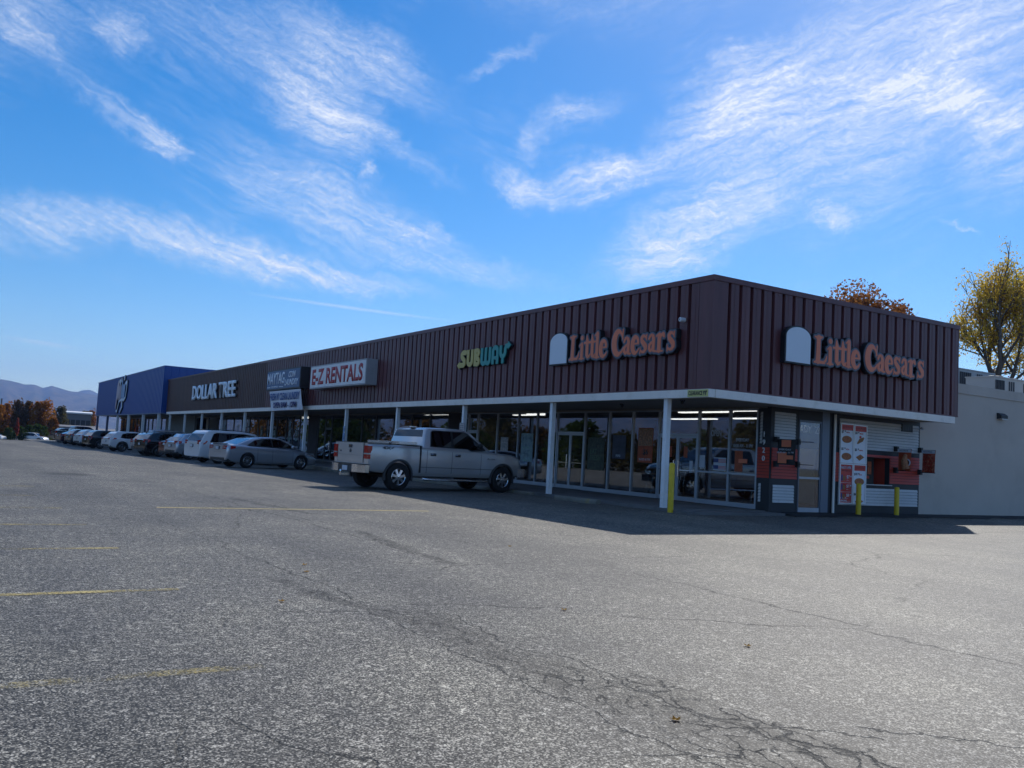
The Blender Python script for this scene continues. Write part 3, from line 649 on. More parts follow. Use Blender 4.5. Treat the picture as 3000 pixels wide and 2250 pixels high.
# brick piers, courses of real bricks
def brick_pier(x0, x1):
    frame = MB(); frame.box(x0, x1, FY+.02, FY+.15, .09, 2.95); frame.build('brick_pier_core', M['darktrim'], mall)
    b_ = MB(); z = .1; row = 0
    while z < 2.9:
        x = x0-(.1 if row % 2 else 0)
        while x < x1:
            a, c = max(x, x0), min(x+.19, x1)
            if c-a > .02: d = random.Random(int(x*1000)+row).uniform(-.004, .004); b_.box(a, c, FY-.02+d, FY+.02, z, z+.062)
            x += .2
        z += .073; row += 1
    tag(b_.build('brick_facing', M['brick'], mall), kind='stuff')
brick_pier(-20.22, -19.08); brick_pier(-39.2, -37.56)
frame_bar(-66.4, -65.63, .09, 2.95, M['wall'], name='end_wall')
M['alu2'] = mat('dull_blue_frame', (.15, .18, .23), .4, .3)
# ---- drive-through side (x = -1.15)
BX = -1.15
def slab(y0, y1, z0, z1, m, x0=BX-.15, x1=BX, name='wall_trim', par=None):
    b_ = MB(); b_.box(x0, x1, y0, y1, z0, z1); return b_.build(name, m, par or mall)
def siding(y0, y1, z0, z1, m, lap=.088, x=BX, plane='B', name='siding'):
    b_ = MB(); n = max(1, round((z1-z0)/lap)); h = (z1-z0)/n
    for i in range(n):
        z = z0+i*h
        pts = [(x-.02, z+.006), (x+.03, z+.006), (x+.006, z+h-.003), (x-.02, z+h-.003)]
        if plane == 'B': b_.prism(pts, 'y', y0, y1)
        else: b_.add([(y0, FY-(p-x), q) for p, q in pts]+[(y1, FY-(p-x), q) for p, q in pts], [(0, 1, 2, 3), (7, 6, 5, 4)]+[(k, (k+1) % 4, (k+1) % 4+4, k+4) for k in range(4)])
    return tag(b_.build(name, m, mall), kind='stuff')
# corner pier on the front
frame_bar(-1.62, -1.15, .02, 2.95, M['darktrim'], FY+.0, FY+.2, 'corner_pier')
siding(-1.6, -1.17, .99, 1.85, M['sidered'], plane='A'); siding(-1.52, -1.45, 1.95, 2.85, M['siding'], plane='A'); siding(-1.52, -1.45, .32, .84, M['siding'], plane='A')
slab(3.702, 4.62, .02, 2.989, M['darktrim'], name='side_pier')
slab(3.51, 3.70, .02, 2.989, M['darktrim'], x1=BX+.002, name='side_pier')
siding(3.64, 4.5, 2.02, 2.86, M['siding']); siding(3.56, 4.6, .99, 1.85, M['sidered']); siding(3.64, 4.5, .32, .82, M['siding'])
# glass side door
slab(4.62, 4.68, .03, 2.989, M['darktrim'], BX-.1, BX+.006, 'door_jamb'); slab(5.66, 5.98, .03, 2.989, M['alu2'], BX-.1, BX+.006, 'door_jamb'); slab(4.68, 5.66, 2.70, 2.989, M['darktrim'], BX-.1, BX+.004, 'door_head')
dd = slab(4.68, 4.73, .06, 2.70, M['alu2'], BX-.06, BX-.01, 'door')
for a in ((5.61, 5.66, .06, 2.70), (4.73, 5.61, .06, .2), (4.73, 5.61, 2.64, 2.70), (4.73, 5.61, 1.02, 1.08)): slab(*a, M['alu'] if a[3] < 1.1 and a[1]-a[0] > .5 else M['alu2'], BX-.06, BX-.01, 'door_rail', dd)
b_ = MB(); b_.box(BX-.04, BX-.03, 4.73, 5.61, .2, 2.64); b_.build('pane', M['pane'], dd)
slab(4.62, 5.98, .02, .06, M['siding'], BX-.1, BX+.03, 'door_sill')
slab(5.98, 6.10, .03, 2.989, M['darktrim'], BX-.1, BX+.003, 'wall_trim'); 
b_ = MB(); b_.tube([(BX+.05, 6.16, .04), (BX+.05, 6.16, 2.95)], .04, 8); b_.build('downpipe', M['white'], mall)
b_ = MB(); b_.box(BX-.1, BX+.03, 6.1, 6.2, .03, 2.989); b_.build('wall_trim', M['darktrim'], mall)
# things seen through the side door: wall graphic, and a pale panel standing in for the glass reflection
b_ = MB(); b_.box(-2.75, -2.7, 5.2, 9.0, 1.95, 2.97); b_.build('ready_zone_band', mat('navy_wall', (.012, .03, .09), .6), mall)
ry = text('READY  ZONE', mall, (-2.69, 6.22, 2.42), 'B', mat('grey_letter', (.75, .8, .85), .6), 'wall_lettering', h=.24, bold=.02, ext=.01, width=1.75)
b_ = MB(); b_.box(-2.72, -2.66, 5.2, 7.25, .25, 1.93); b_.build('reflection_panel', mat('pale_reflection', (.80, .74, .62), .8, var=.12, vscale=3), mall)
# board wall
slab(6.2, 10.36, .02, .29, M['darktrim'], name='wall_base'); slab(6.2, 7.66, .29, 2.989, M['darktrim'], name='wall_core')
slab(8.82, 10.36, .29, 2.989, M['darktrim'], name='wall_core'); slab(7.66, 8.82, .29, .95, M['darktrim'], name='wall_core'); slab(7.66, 8.82, 1.76, 2.989, M['darktrim'], name='wall_core')
siding(6.42, 10.27, 1.98, 2.86, M['siding']); siding(8.84, 10.34, .99, 1.85, M['sidered']); siding(6.22, 7.64, .99, 1.85, M['sidered']); siding(7.64, 8.84, 1.77, 1.85, M['sidered'])
siding(6.42, 10.27, .30, .83, M['siding'])
slab(7.6, 8.9, .925, .95, M['siding'], BX-.2, BX+.07, 'window_sill')
# service window: recessed box, dark sliding pane and notices
b_ = MB(); b_.box(BX-.6, BX-.58, 7.6, 8.9, .9, 1.8); b_.box(BX-.58, BX-.15, 7.6, 8.9, 1.765, 1.79); b_.build('window_back', M['intdark'], mall)
b_ = MB(); b_.box(BX-.58, BX-.15, 8.82, 8.86, .95, 1.76); b_.build('window_reveal', M['sidered'], mall)
b_ = MB(); b_.box(BX-.58, BX-.15, 7.6, 7.66, .9, 1.8); b_.build('window_reveal', M['darktrim'], mall)
b_ = MB(); b_.box(BX-.30, BX-.27, 7.66, 8.45, .95, 1.76); wf = b_.build('service_window', M['black'], mall)
for (a, c, d, e_, m_) in ((7.86, 8.06, 1.27, 1.56, M['plate']), (7.86, 8.06, 1.56, 1.66, M['sidered']), (8.14, 8.32, 1.25, 1.64, None), (7.98, 8.22, 1.12, 1.2, M['sidered']), (7.88, 7.95, 1.05, 1.2, M['plate']), (7.68, 7.76, 1.02, 1.18, None)):
    b_ = MB(); b_.box(BX-.268, BX-.262, a, c, d, e_); b_.build('notice', m_ or mat('notice_orange', (.45, .10, .03), .5, var=.4, vscale=20), wf)
b_ = MB()
for k in range(6): b_.box(BX+.016, BX+.05, 9.38+.09*k, 9.46+.09*k, 2.66, 2.88)
b_.box(BX+.014, BX+.03, 9.36, 9.94, 2.64, 2.9); b_.build('vent', M['black'], mall)
# house number
for i, ch in enumerate('1920'):
    text(ch, mall, (-1.36, FY-.02, 2.14-.225*i), 'A', M['post'], 'house_number', h=.15, bold=.012, ext=.02, align='CENTER')
# soffit camera / lights
def dome_camera(loc, label, lamp=False):
    b_ = MB(); b_.lathe([(0, 0), (.07, 0), (.075, -.03), (.05, -.05)], 12, 'z'); r = b_.build('security_camera', M['white'] if lamp else M['darktrim'], loc=loc)
    c = MB(); c.lathe([(.05, -.05), (.045, -.09), (.02, -.11), (0, -.115)], 12, 'z'); c.build('lens', M['lens'] if lamp else M['black'], r)
    tag(r, label, 'camera', 'small fittings under the canopy')
dome_camera((-5.4, 1.6, 2.988), 'small dark camera hanging under the canopy left of the corner post')
dome_camera((-1.95, .9, 2.988), 'dark camera cluster under the canopy beside the corner post')
b_ = MB(); b_.tube([(0, 0, 0), (.12, 0, .02)], .02, 8); b_.tube([(.10, 0, .02), (.2, -.1, -.02)], .035, 10)
o = b_.build('security_camera', M['plate'], loc=(BX, 10.3, 2.78)); tag(o, 'white bullet camera on the dark trim at the end of the drive-through wall', 'camera')
# wall light
b_ = MB(); b_.prism([(0, 0), (.17, .02), (.17, .12), (.05, .2), (0, .2)], 'y', -.2, .2); o = b_.build('wall_light', M['darktrim'], loc=(-1.15, 14.92, 3.40))
c = MB(); c.box(.03, .165, -.15, .15, -.012, .006); c.build('lens', M['lens'], o); tag(o, 'dark wall pack light on the blank beige block wall', 'light')
# ------------------------------------------------------------------ bollards
def bollard(x, y, h, label):
    b_ = MB(); b_.lathe([(.001, 0), (.075, 0), (.075, h-.03), (.06, h-.008), (.03, h), (0, h+.002)], 16, 'z')
    o = b_.build('bollard', M['yellow'], smooth=True, loc=(x, y, lotz(x, y)-.0)); tag(o, label, 'bollard', 'yellow bollards guarding the pizza shop')
bollard(-1.24, -.02, 1.27, 'tall yellow steel bollard beside the white corner post')
bollard(-.86, 7.0, .93, 'short yellow bollard in front of the red and white menu boards')
bollard(-.86, 8.82, .86, 'short yellow bollard under the drive-through window near the wall end')
# ------------------------------------------------------------------ blue store
blue = empty('blue_store', (0, 0, 0), 0, 'far store with a tall blue metal fascia on slim posts', 'building')
BL, BR, BY, BH = -108.2, -66.45, -.4, 7.23
def bpanel():
    b_ = MB(); b_.quad((0, 0, 2.97+.1), (.58, 0, 2.97+.1), (.58, 0, BH-.1), (0, 0, BH-.1)); b_.prism([(.58, .0), (.60, -.03), (.63, -.03), (.65, .0)], 'z', 3.07, BH-.1); return b_.mesh([M['blue']], 'fascia_panel')
bp = bpanel()
for i in range(64): link('fascia_panel', bp, blue, (BR-.65*(i+1), BY, 0))
for i in range(33): link('fascia_panel', bp, blue, (BR, BY+.65*i, 0), (0, 0, R_(90)))
b_ = MB(); b_.box(BL-.02, BR+.02, BY-.03, BY+.15, BH-.1, BH); b_.box(BR-.15, BR+.03, BY+.15, BY+21.4, BH-.1, BH); b_.build('fascia_coping', M['blue'], blue)
b_ = MB(); b_.box(BL, BR+.02, BY-.02, BY+.15, 2.97, 3.07); b_.box(BR-.15, BR+.02, BY+.15, BY+4, 2.97, 3.07); b_.build('beam', M['bluetrim'], blue)
b_ = MB(); b_.box(BL, BR-.06, BY+.02, BY+.1, 3.07, BH-.1); b_.box(BR-.1, BR-.02, BY+.1, 21, 3.07, BH-.1); b_.box(BL, BL+.1, BY+.1, 21, 3.07, BH-.1); b_.build('fascia_backing', M['blue'], blue)
b_ = MB(); b_.box(BL, BR-.1, BY+.1, 21, 5.9, 6.0); b_.build('roof', M['roof'], blue)
b_ = MB(); b_.box(BL, BR-.1, BY+.16, 2.5, 3.0, 3.05); b_.build('soffit', M['soffit'], blue)
for x in (-107.0, -98.6, -91.0, -83.7, -75.4, -67.8):
    b_ = MB(); b_.box(x-.12, x+.12, BY+.0, BY+.24, -.5, 2.97); b_.build('post', M['post'] if x > -92 else M['bluetrim'], blue)
b_ = MB(); b_.box(-79, -66.4, 2.5, 2.7, -.5, 6); b_.box(-108, -79, 2.5, 2.7, 2.8, 6); b_.box(-108, -107.8, 2.7, 20, -.5, 5.9); b_.build('block_wall', mat('grey_beige_wall', (.22, .21, .19), .8, var=.06), blue)
for i in range(12):
    x = -79-2.4*i
    b_ = MB(); b_.box(x-2.3, x-.1, 2.56, 2.57, -.4, 2.8); b_.build('pane', M['pane'], blue)
    b_ = MB(); b_.box(x-.1, x+.0, 2.5, 2.65, -.5, 2.8); b_.build('mullion', M['darktrim'], blue)
b_ = MB(); b_.box(-108, -79, 6.5, 6.6, -.4, 3); b_.box(-108, -79, 2.7, 6.5, 3.0, 3.05); b_.build('interior_wall', M['interior'], blue)
for i in range(7):
    x = -82-3.6*i; b_ = MB(); b_.box(x-.8, x+.8, 5.0, 5.4, -.4, 1.3+.3*(i % 3)); b_.build('display_rack', mat('rack', (.16, .13, .1), .7, var=.6, vscale=6), blue)
# ------------------------------------------------------------------ rooftop units
def hvac(loc, sx, sy, sz, label, m=None, grille=True):
    r = MB(); r.box(-sx/2, sx/2, -sy/2, sy/2, 0, sz); r.box(-sx/2-.03, sx/2+.03, -sy/2-.03, sy/2+.03, sz, sz+.05)
    o = r.build('rooftop_unit', m or mat('galvanised', (.30, .32, .34), .45, .4, var=.12, vscale=2), loc=loc)
    g = MB(); n = 6
    for k in range(n): g.box(sx/2+.005, sx/2+.03, -sy/2+.08+k*(sy*.32)/n, -sy/2+.08+(k+.6)*(sy*.32)/n, .1, sz-.1)
    for k in range(3): g.box(sx/2+.005, sx/2+.02, sy*.0+k*.16, sy*.0+k*.16+.08, .15, sz-.1)
    g.build('grille', M['darktrim'], o)
    f = MB(); f.lathe([(0, 0), (.3, 0), (.32, .08), (.28, .1)], 14, 'z', c=(0, 0, sz+.05)); f.build('fan_guard', M['darktrim'], o)
    tag(o, label, 'air conditioner', 'rooftop units beyond the parapet')
hvac((-6.8, 21.7, 4.2), 1.6, 2.7, 1.72, 'large galvanised rooftop unit with a louvred side beyond the parapet')
hvac((-4.6, 20.6, 4.2), 1.2, 2.1, 1.22, 'low pale rooftop unit in front of the larger grey one', mat('offwhite_metal', (.42, .41, .38), .5, .1))
hvac((-6.0, 24.3, 4.2), 1.2, 1.3, 1.5, 'small pale rooftop unit at the foot of the yellow tree', mat('offwhite_metal2', (.44, .43, .40), .5, .1))
# ------------------------------------------------------------------ signs
M['lcor'] = mat('orange_sign_face', (.82, .20, .085), .35, 0, .5, .04)
M['lcbk'] = mat('black_sign_return', (.012, .014, .018), .4)
M['lcwh'] = mat('white_sign_face', (.74, .80, .86), .35)
def lc_sign(face, origin, label):
    r = empty('shop_sign', origin, 0 if face == 'A' else R_(90), label, 'sign', 'orange pizza shop signs on the fascia')
    st = [('L', 1.13, 1.66), ('i', 1.65, 1.92), ('t', 1.92, 2.22), ('t', 2.19, 2.47), ('l', 2.42, 2.70), ('e', 2.68, 3.07), ('C', 3.29, 3.85), ('a', 3.79, 4.20), ('e', 4.17, 4.55), ('s', 4.54, 4.90), ('a', 4.90, 5.28), ('r', 5.24, 5.62), ('s', 5.68, 6.04)]
    strokes = glyph_place([c for c, _, _ in st], [(a, c) for _, a, c in st])
    bb = (.95, -.15, 6.25, .95); up_ = (R_(90), 0, 0)
    if face not in LCM:
        LCM[face] = (contour_mesh(strokes, bb, .012, .065, .02, .17, M['lcbk']), contour_mesh(strokes, bb, .010, 0, .171, .19, M['lcor']), contour_mesh(strokes, bb, .012, .045, .1705, .178, mat('grey_rim', (.13, .14, .17), .5)))
    a, c, d = LCM[face]
    bk = link('letter_backing', a, r, (0, 0, 0), up_); link('letter_faces', c, r, (0, 0, 0), up_); link('letter_rim', d, r, (0, 0, 0), up_)
    ar = [(0, -.10), (1.02, -.10), (1.02, .62)]+[(.51+.51*math.cos(R_(t)), .62+.30*math.sin(R_(t))) for t in range(10, 171, 10)]+[(0, .62)]
    b_ = MB(); b_.prism(ar, 'y', -.17, -.02); b_.build('panel_frame', M['lcbk'], r)
    ar2 = [(.04, -.06), (.98, -.06), (.98, .61)]+[(.51+.47*math.cos(R_(t)), .61+.27*math.sin(R_(t))) for t in range(10, 171, 10)]+[(.04, .61)]
    b_ = MB(); b_.prism(ar2, 'y', -.19, -.172); b_.build('panel_face', M['lcwh'], r)
    b_ = MB(); b_.box(1.0, 6.0, -.03, -.0, .3, .36); b_.build('raceway', M['lcbk'], r)
    b_ = MB(); b_.lathe([(0, -.19), (.05, -.19), (.06, -.18), (.06, -.02)], 14, 'y', c=(6.18 if face == 'A' else 6.2, 0, .80 if face == 'A' else -9)); 
    if face == 'A':
        b_.build('registered_mark', M['lcwh'], r)
        text('R', r, (6.18, -.192, .775), 'A', M['lcbk'], 'registered_letter', h=.05, ext=.004, align='CENTER')
    return r
LCM = {}
sA = lc_sign('A', (-6.90, -.0, 4.17), 'orange pizza shop letters and arched white panel on the long front fascia'); sA.scale = (.955, 1, 1.0)
sB = lc_sign('B', (.0, 2.45, 4.16), 'orange pizza shop letters and arched white panel on the drive-through end fascia')
# sub sandwich sign
def sub_sign():
    r = empty('shop_sign', (-13.2, -.0, 4.36), 0, 'yellow and green sandwich shop letters with arrows on the maroon fascia', 'sign')
    # letter height .60, x in metres
    h = .115
    ye = [([(.78, .50), (.60, .50), (.50, .44), (.50, .36), (.60, .28), (.70, .20), (.72, .10), (.64, .045), (.30, .045)], [h*.8]*9), ('poly', [(.16, .045), (.36, .19), (.36, -.1)]),
          ('box', .97, .15, .97, .585, .085), ('box', 1.27, .15, 1.27, .585, .085), arc(1.12, .15, .15, .11, 180, 360, .085),
          ('box', 1.50, -.04, 1.50, .585, .085), arc(1.62, .435, .13, .095, 90, -90, .075), arc(1.63, .125, .14, .105, 90, -90, .08), ('box', 1.5, .52, 1.64, .52, .07), ('box', 1.5, .245, 1.64, .245, .07), ('box', 1.5, .03, 1.64, .03, .07)]
    gr = [('box', 1.98, .13, 1.98, .585, .08), ('box', 2.26, .13, 2.26, .585, .08), ('box', 2.54, .13, 2.54, .585, .08), arc(2.12, .13, .14, .11, 180, 360, .08), arc(2.40, .13, .14, .11, 180, 360, .08),
          ('box', 2.76, -.04, 2.76, .42, .08), ('box', 3.06, -.04, 3.06, .42, .08), arc(2.91, .42, .15, .12, 0, 180, .08), ('box', 2.76, .18, 3.06, .18, .055),
          ('box', 3.27, .38, 3.27, .585, .08), arc(3.42, .36, .15, .16, 180, 360, .08), ('box', 3.42, -.04, 3.42, .22, .08), ([(3.57, .36), (3.57, .46), (3.62, .54), (3.74, .555)], [.08, .08, .08, .075]), ('poly', [(3.94, .56), (3.74, .70), (3.74, .42)])]
    my = mat('yellow_sign_face', (.56, .43, .10), .35); mg = mat('green_sign_face', (.015, .30, .26), .35)
    for nm, stt, mm, bb in (('yellow_letters', ye, my, (0, -.25, 1.95, .8)), ('green_letters', gr, mg, (1.8, -.25, 4.1, .85))):
        link(nm, contour_mesh(stt, bb, .012, 0, .10, .13, mm), r, (0, 0, 0), ROT['A'])
        link('return_or_shadow', contour_mesh(stt, bb, .014, .012, .0, .099, M['lcbk']), r, (0, 0, 0), ROT['A'])
    r.scale = (.99, 1, 1)
sub_sign()
# dollar store letters
r = empty('shop_sign', (-56.1, -.0, 3.96), 0, 'white block letters of the dollar store on the brown fascia', 'sign')
text('DOLLAR TREE', r, (0, -.05, 0), 'A', mat('sign_white_blue', (.82, .92, 1.0), .4), 'letter_faces', h=1.12, width=12.4, bold=.022, ext=.12)
text('DOLLAR TREE', r, (.10, -.0, -.02), 'A', M['lcbk'], 'return_or_shadow', h=1.12, width=12.4, bold=.03, ext=.1)  # dark copy set off behind the faces as their drop shadow
# E-Z sign cabinet
r = empty('sign_cabinet', (-27.9, -.0, 3.95), 0, 'white box sign with red rental lettering on the fascia', 'sign')
b_ = MB(); b_.box(0, 7.25, -.55, -.02, 0, 1.15); b_.build('cabinet', mat('cabinet_grey', (.40, .40, .41), .5, var=.12, vscale=2), r)
b_ = MB(); b_.box(.08, 7.17, -.56, -.55, .06, 1.09); b_.build('sign_face', mat('cabinet_white', (.80, .80, .80), .45, var=.05, vscale=.6, dirt=((.36, .35, .33), 1.2, .5)), r)
text('E-Z RENTALS', r, (.3, -.561, .18), 'A', mat('faded_red', (.42, .045, .05), .5), 'letter_faces', h=.80, width=6.6, bold=.035, ext=.006)
# laundry sign and banner
r = empty('sign_cabinet', (-35.5, -.0, 4.08), 0, 'blue framed laundry box sign above a hanging banner', 'sign')
b_ = MB(); b_.box(0, 5.9, -.5, -.02, 0, 1.14); b_.build('cabinet', mat('dark_cabinet', (.035, .033, .035), .5), r)
b_ = MB(); b_.box(.1, 5.8, -.51, -.50, .07, 1.07); b_.build('sign_face', mat('faded_blue', (.045, .10, .22), .45, var=.2, vscale=.8, dirt=((.10, .15, .20), 1., .6)), r)
wt = mat('sign_letter_white', (.85, .9, .95), .5)
text('MAYTAG', r, (.15, -.511, .32), 'A', wt, 'letter_faces', h=.66, width=3.1, bold=.012, ext=.006)
text('COIN', r, (3.95, -.511, .62), 'A', wt, 'letter_faces', h=.34, width=1.15, bold=.015, ext=.006, shear=.25)
text('LAUNDRY', r, (3.35, -.511, .2), 'A', wt, 'letter_faces', h=.34, width=2.25, bold=.015, ext=.006, shear=.25)
text('EQUIPPED', r, (1.0, -.511, .12), 'A', wt, 'letter_faces', h=.1, width=1.2, bold=.01, ext=.005)
for a, c in ((.2, .8), (2.4, 3.1)):
    b_ = MB(); b_.box(a, c, -.516, -.511, .15, .18); b_.build('rule', wt, r)
r = empty('banner', (-35.0, -.34, 2.93), 0, 'pale hanging cloth banner below the laundry sign', 'banner')
b_ = MB(); n = 14
for i in range(n):
    a, c = i/n, (i+1)/n; f = lambda t, z: (.15+5.4*t+(.0 if z else .55*0+.5), -.10+.02*math.sin(t*9+z)*(1 if not z else .3), z)
    for k in range(4):
        z0_, z1_ = k/4*1.1, (k+1)/4*1.1
        g = lambda t, z: (5.45*t+.55*(1-z/1.1), -.12+.025*math.sin(t*9+z*2)*(1-z/1.2), z)
        b_.quad(g(a, z0_), g(c, z0_), g(c, z1_), g(a, z1_))
b_.build('cloth', mat('banner_cloth', (.68, .70, .76), .7, var=.05), r, smooth=True)
bl1 = mat('banner_blue', (.09, .15, .34), .6); bl2 = mat('banner_navy', (.03, .025, .14), .6)
text("FRESH N' CLEAN LAUNDRY", r, (.32, -.155, .56), 'A', bl1, 'letter_faces', h=.42, width=5.1, bold=.03, ext=.005)
text('OPEN 8AM - 10PM', r, (1.0, -.16, .13), 'A', bl2, 'letter_faces', h=.32, width=4.0, bold=.03, ext=.005)
# clearance plate on the beam
r = empty('clearance_sign', (-.75, -.036, 2.965), 0, 'yellow clearance plate on the white beam at the corner', 'sign')
b_ = MB(); b_.box(0, .72, -.012, -.0, -.0, .18); b_.build('plate', mat('plate_yellow', (.62, .60, .22), .5), r)
text("CLEARANCE 9'8\"", r, (.03, -.012, .035), 'A', M['lcbk'], 'letter_faces', h=.115, width=.66, bold=.03, ext=.003)
# script sign on the blue store
def script_sign():
    r = empty('shop_sign', (-91.9, BY-.02, 3.75), 0, 'pink and pale blue cut-out logo sign on the blue fascia', 'sign')
    # rounded overlapping letter shapes; metres
    pk = [([(.4, .2), (.7, 1.2), (.9, 2.3), (1.2, 2.75)], [.28, .32, .38, .3]), ([(1.5, 2.6), (1.6, 1.9), (1.3, 1.2)], [.3, .3, .25]), ([(2.3, 2.2), (2.1, 1.6), (2.2, 1.1)], [.28, .3, .25]), ([(3.0, 2.2), (2.9, 1.6), (3.0, 1.1)], [.28, .3, .25])]
    bl = [([(3.9, 2.8), (3.8, 2.0), (3.8, 1.2)], [.2, .24, .26]), ([(4.7, 2.2), (4.6, 1.7), (4.7, 1.2)], [.34, .3, .3]), ([(5.5, 2.3), (5.4, 1.7), (5.4, 1.2)], [.3, .3, .28])]
    wh = [([(1.9, 2.95), (2.3, 3.0), (2.5, 2.6)], [.16, .16, .12]), ([(3.2, 3.0), (3.2, 3.05)], [.2, .2]), ([(5.0, 3.15), (5.0, 3.2)], [.22, .22]), ([(6.0, 2.6), (6.7, 2.7), (6.8, 2.1), (6.4, 1.1), (5.6, .85), (4.2, .9), (3.0, .8), (2.4, .7), (1.9, .1), (1.4, -.35), (.9, -.3)], [.14, .16, .09, .09, .13, .13, .1, .09, .09, .12, .12]), ([(4.4, .6), (4.6, .1), (3.8, -.3), (3.6, -.45)], [.16, .16, .1, .09])]
    bb = (-.3, -1, 7.6, 3.8)
    allm = pk+bl+wh
    link('sign_backing', contour_mesh(allm, bb, .05, .10, 0, .10, M['lcbk']), r, (0, 0, 0), ROT['A'])
    for nm, s_, c in (('pink_shapes', pk, (.42, .30, .33)), ('blue_shapes', bl, (.20, .36, .60)), ('white_outline', wh, (.72, .82, .92))):
        link(nm, contour_mesh(s_, bb, .05, 0, .101, .14, mat(nm, c, .4)), r, (0, 0, 0), ROT['A'])
script_sign()
# ---- menu boards
M['mred'] = mat('menu_red', (.60, .035, .025), .35); M['mwhite'] = mat('menu_white', (.82, .84, .90), .35); M['mframe'] = mat('menu_frame', (.85, .85, .85), .3, .1)
M['pizza'] = mat('pizza_top', (.42, .12, .04), .6, var=.7, vscale=40, dirt=((.55, .40, .12), 30, .9)); M['crust'] = mat('crust', (.36, .17, .06), .7)
M['mblue'] = mat('bottle_blue', (.05, .07, .22), .5)
def board(y0, y1, z0, z1, kind, label):
    r = empty('menu_board', (BX+.02, y0, z0), 0, label, 'menu board', 'lit-frame menu boards on the drive-through wall'); w, h = y1-y0, z1-z0
    b_ = MB(); b_.box(0, .05, 0, w, 0, .035); b_.box(0, .05, 0, w, h-.035, h); b_.box(0, .05, 0, .035, .035, h-.035); b_.box(0, .05, w-.035, w, .035, h-.035); b_.build('frame', M['mframe'], r)
    b_ = MB(); b_.box(0, .03, .035, w-.035, .035, h-.035); b_.build('sign_face', M['mwhite'] if kind != 'meal' else M['mred'], r)
    def disc(cy, cz, ry_, rz_, m, name, t=.0):
        d = MB(); d.lathe([(0, .036), (ry_, .036), (ry_*1.02, .0301)], 20, 'x'); o = d.build(name, m, r, loc=(t, cy, cz)); o.scale = (1, 1, rz_/ry_)
    def T(s, y, z, hh, m, **k): text(s, r, (.031, y, z), 'B', m, 'lettering', h=hh, ext=.003, **k)
    if kind == 'meal':
        T('MAKE IT A MEAL', .07, h-.16, .075, M['mwhite'], width=w-.14, bold=.02); T('with crazy bread', .09, h-.24, .045, M['lcbk'], width=w-.2)
        for i, pr_ in enumerate(('7', '11', '8')):
            z = h-.46-i*.27
            T('$'+pr_, w*.55, z, .11, M['mwhite'], bold=.02); T('49', w*.55+.16, z+.05, .05, M['mwhite'], bold=.02); T('plus tax', w*.55, z-.05, .025, M['mwhite'])
            b_ = MB(); b_.box(.031, .034, .06, w-.06, z-.115, z-.108); b_.build('rule', M['mwhite'], r)
            b_ = MB(); b_.box(.031, .036, .09, .15, z-.05, z+.13); b_.build('bottle_print', M['mblue'], r)
            b_ = MB(); b_.box(.031, .036, .17, .27, z-.04, z+.09); b_.build('box_print', M['crust'], r)
        T('ORDER', .07, .14, .06, M['mwhite'], bold=.02); T('ONLINE', .07, .06, .06, M['mwhite'], bold=.02)
    else:
        b_ = MB(); b_.box(.03, .034, .035, w-.035, h-.20, h-.035); b_.build('header', M['mred'], r)
        T('Hot & Ready', .08, h-.15, .07, M['lcbk'], width=w-.16, shear=.2)
        items = {'p1': [('7', 'oval', .76), ('5', 'oval', .33)], 'p2': [('4', 'sticks', .76), ('5', 'slab', .33)], 'p3': [('10', 'oval', .72), ('6', 'slab', .22)]}[kind]
        for i, (pr_, shp, zf) in enumerate(items):
            zt = h*(zf)
            T('$'+pr_, .06, zt-.015, .085, M['lcbk'], bold=.03); T('99', .06+.13+(.05 if len(pr_) > 1 else 0), zt+.025, .045, M['lcbk'], bold=.02); T('PIZZA' if shp == 'oval' else 'BREAD', .27, zt, .04, M['mred'], bold=.02)
            cz = zt-.19
            if shp == 'oval': disc(w/2, cz, .22, .105, M['crust'], 'pizza_print'); disc(w/2, cz+.004, .195, .088, M['pizza'], 'topping_print', .004)
            elif shp == 'sticks':
                for k in range(5):
                    b_ = MB(); b_.prism([(w/2-.16+.05*k, cz-.09+.02*k), (w/2-.10+.05*k, cz-.11+.02*k), (w/2+.02+.04*k, cz+.05+.01*k), (w/2-.03+.04*k, cz+.07+.01*k)], 'x', .031+.001*k, .035+.001*k); b_.build('breadstick_print', M['crust'], r)
                disc(w/2+.0, cz+.11, .05, .035, M['mred'], 'dip_print')
            else:
                b_ = MB(); b_.prism([(w/2-.19, cz), (w/2+.02, cz+.09), (w/2+.2, cz+.01), (w/2-.02, cz-.10)], 'x', .031, .036); b_.build('slab_print', M['crust'], r)
                b_ = MB(); b_.prism([(w/2-.15, cz+.005), (w/2+.02, cz+.075), (w/2+.16, cz+.015), (w/2-.02, cz-.07)], 'x', .036, .039); b_.build('topping_print', M['pizza'], r)
    return r
board(6.41, 7.015, 1.545, 2.72, 'p1', 'white menu board with two round pizzas, top left of the four')
board(7.03, 7.635, 1.545, 2.71, 'p2', 'white menu board with breadsticks and slab pizza, top right of the four')
board(6.41, 7.015, .345, 1.535, 'meal', 'red make-it-a-meal menu board, lower left of the four')
board(7.03, 7.635, .345, 1.535, 'p3', 'white menu board behind the bollard, lower right of the four')
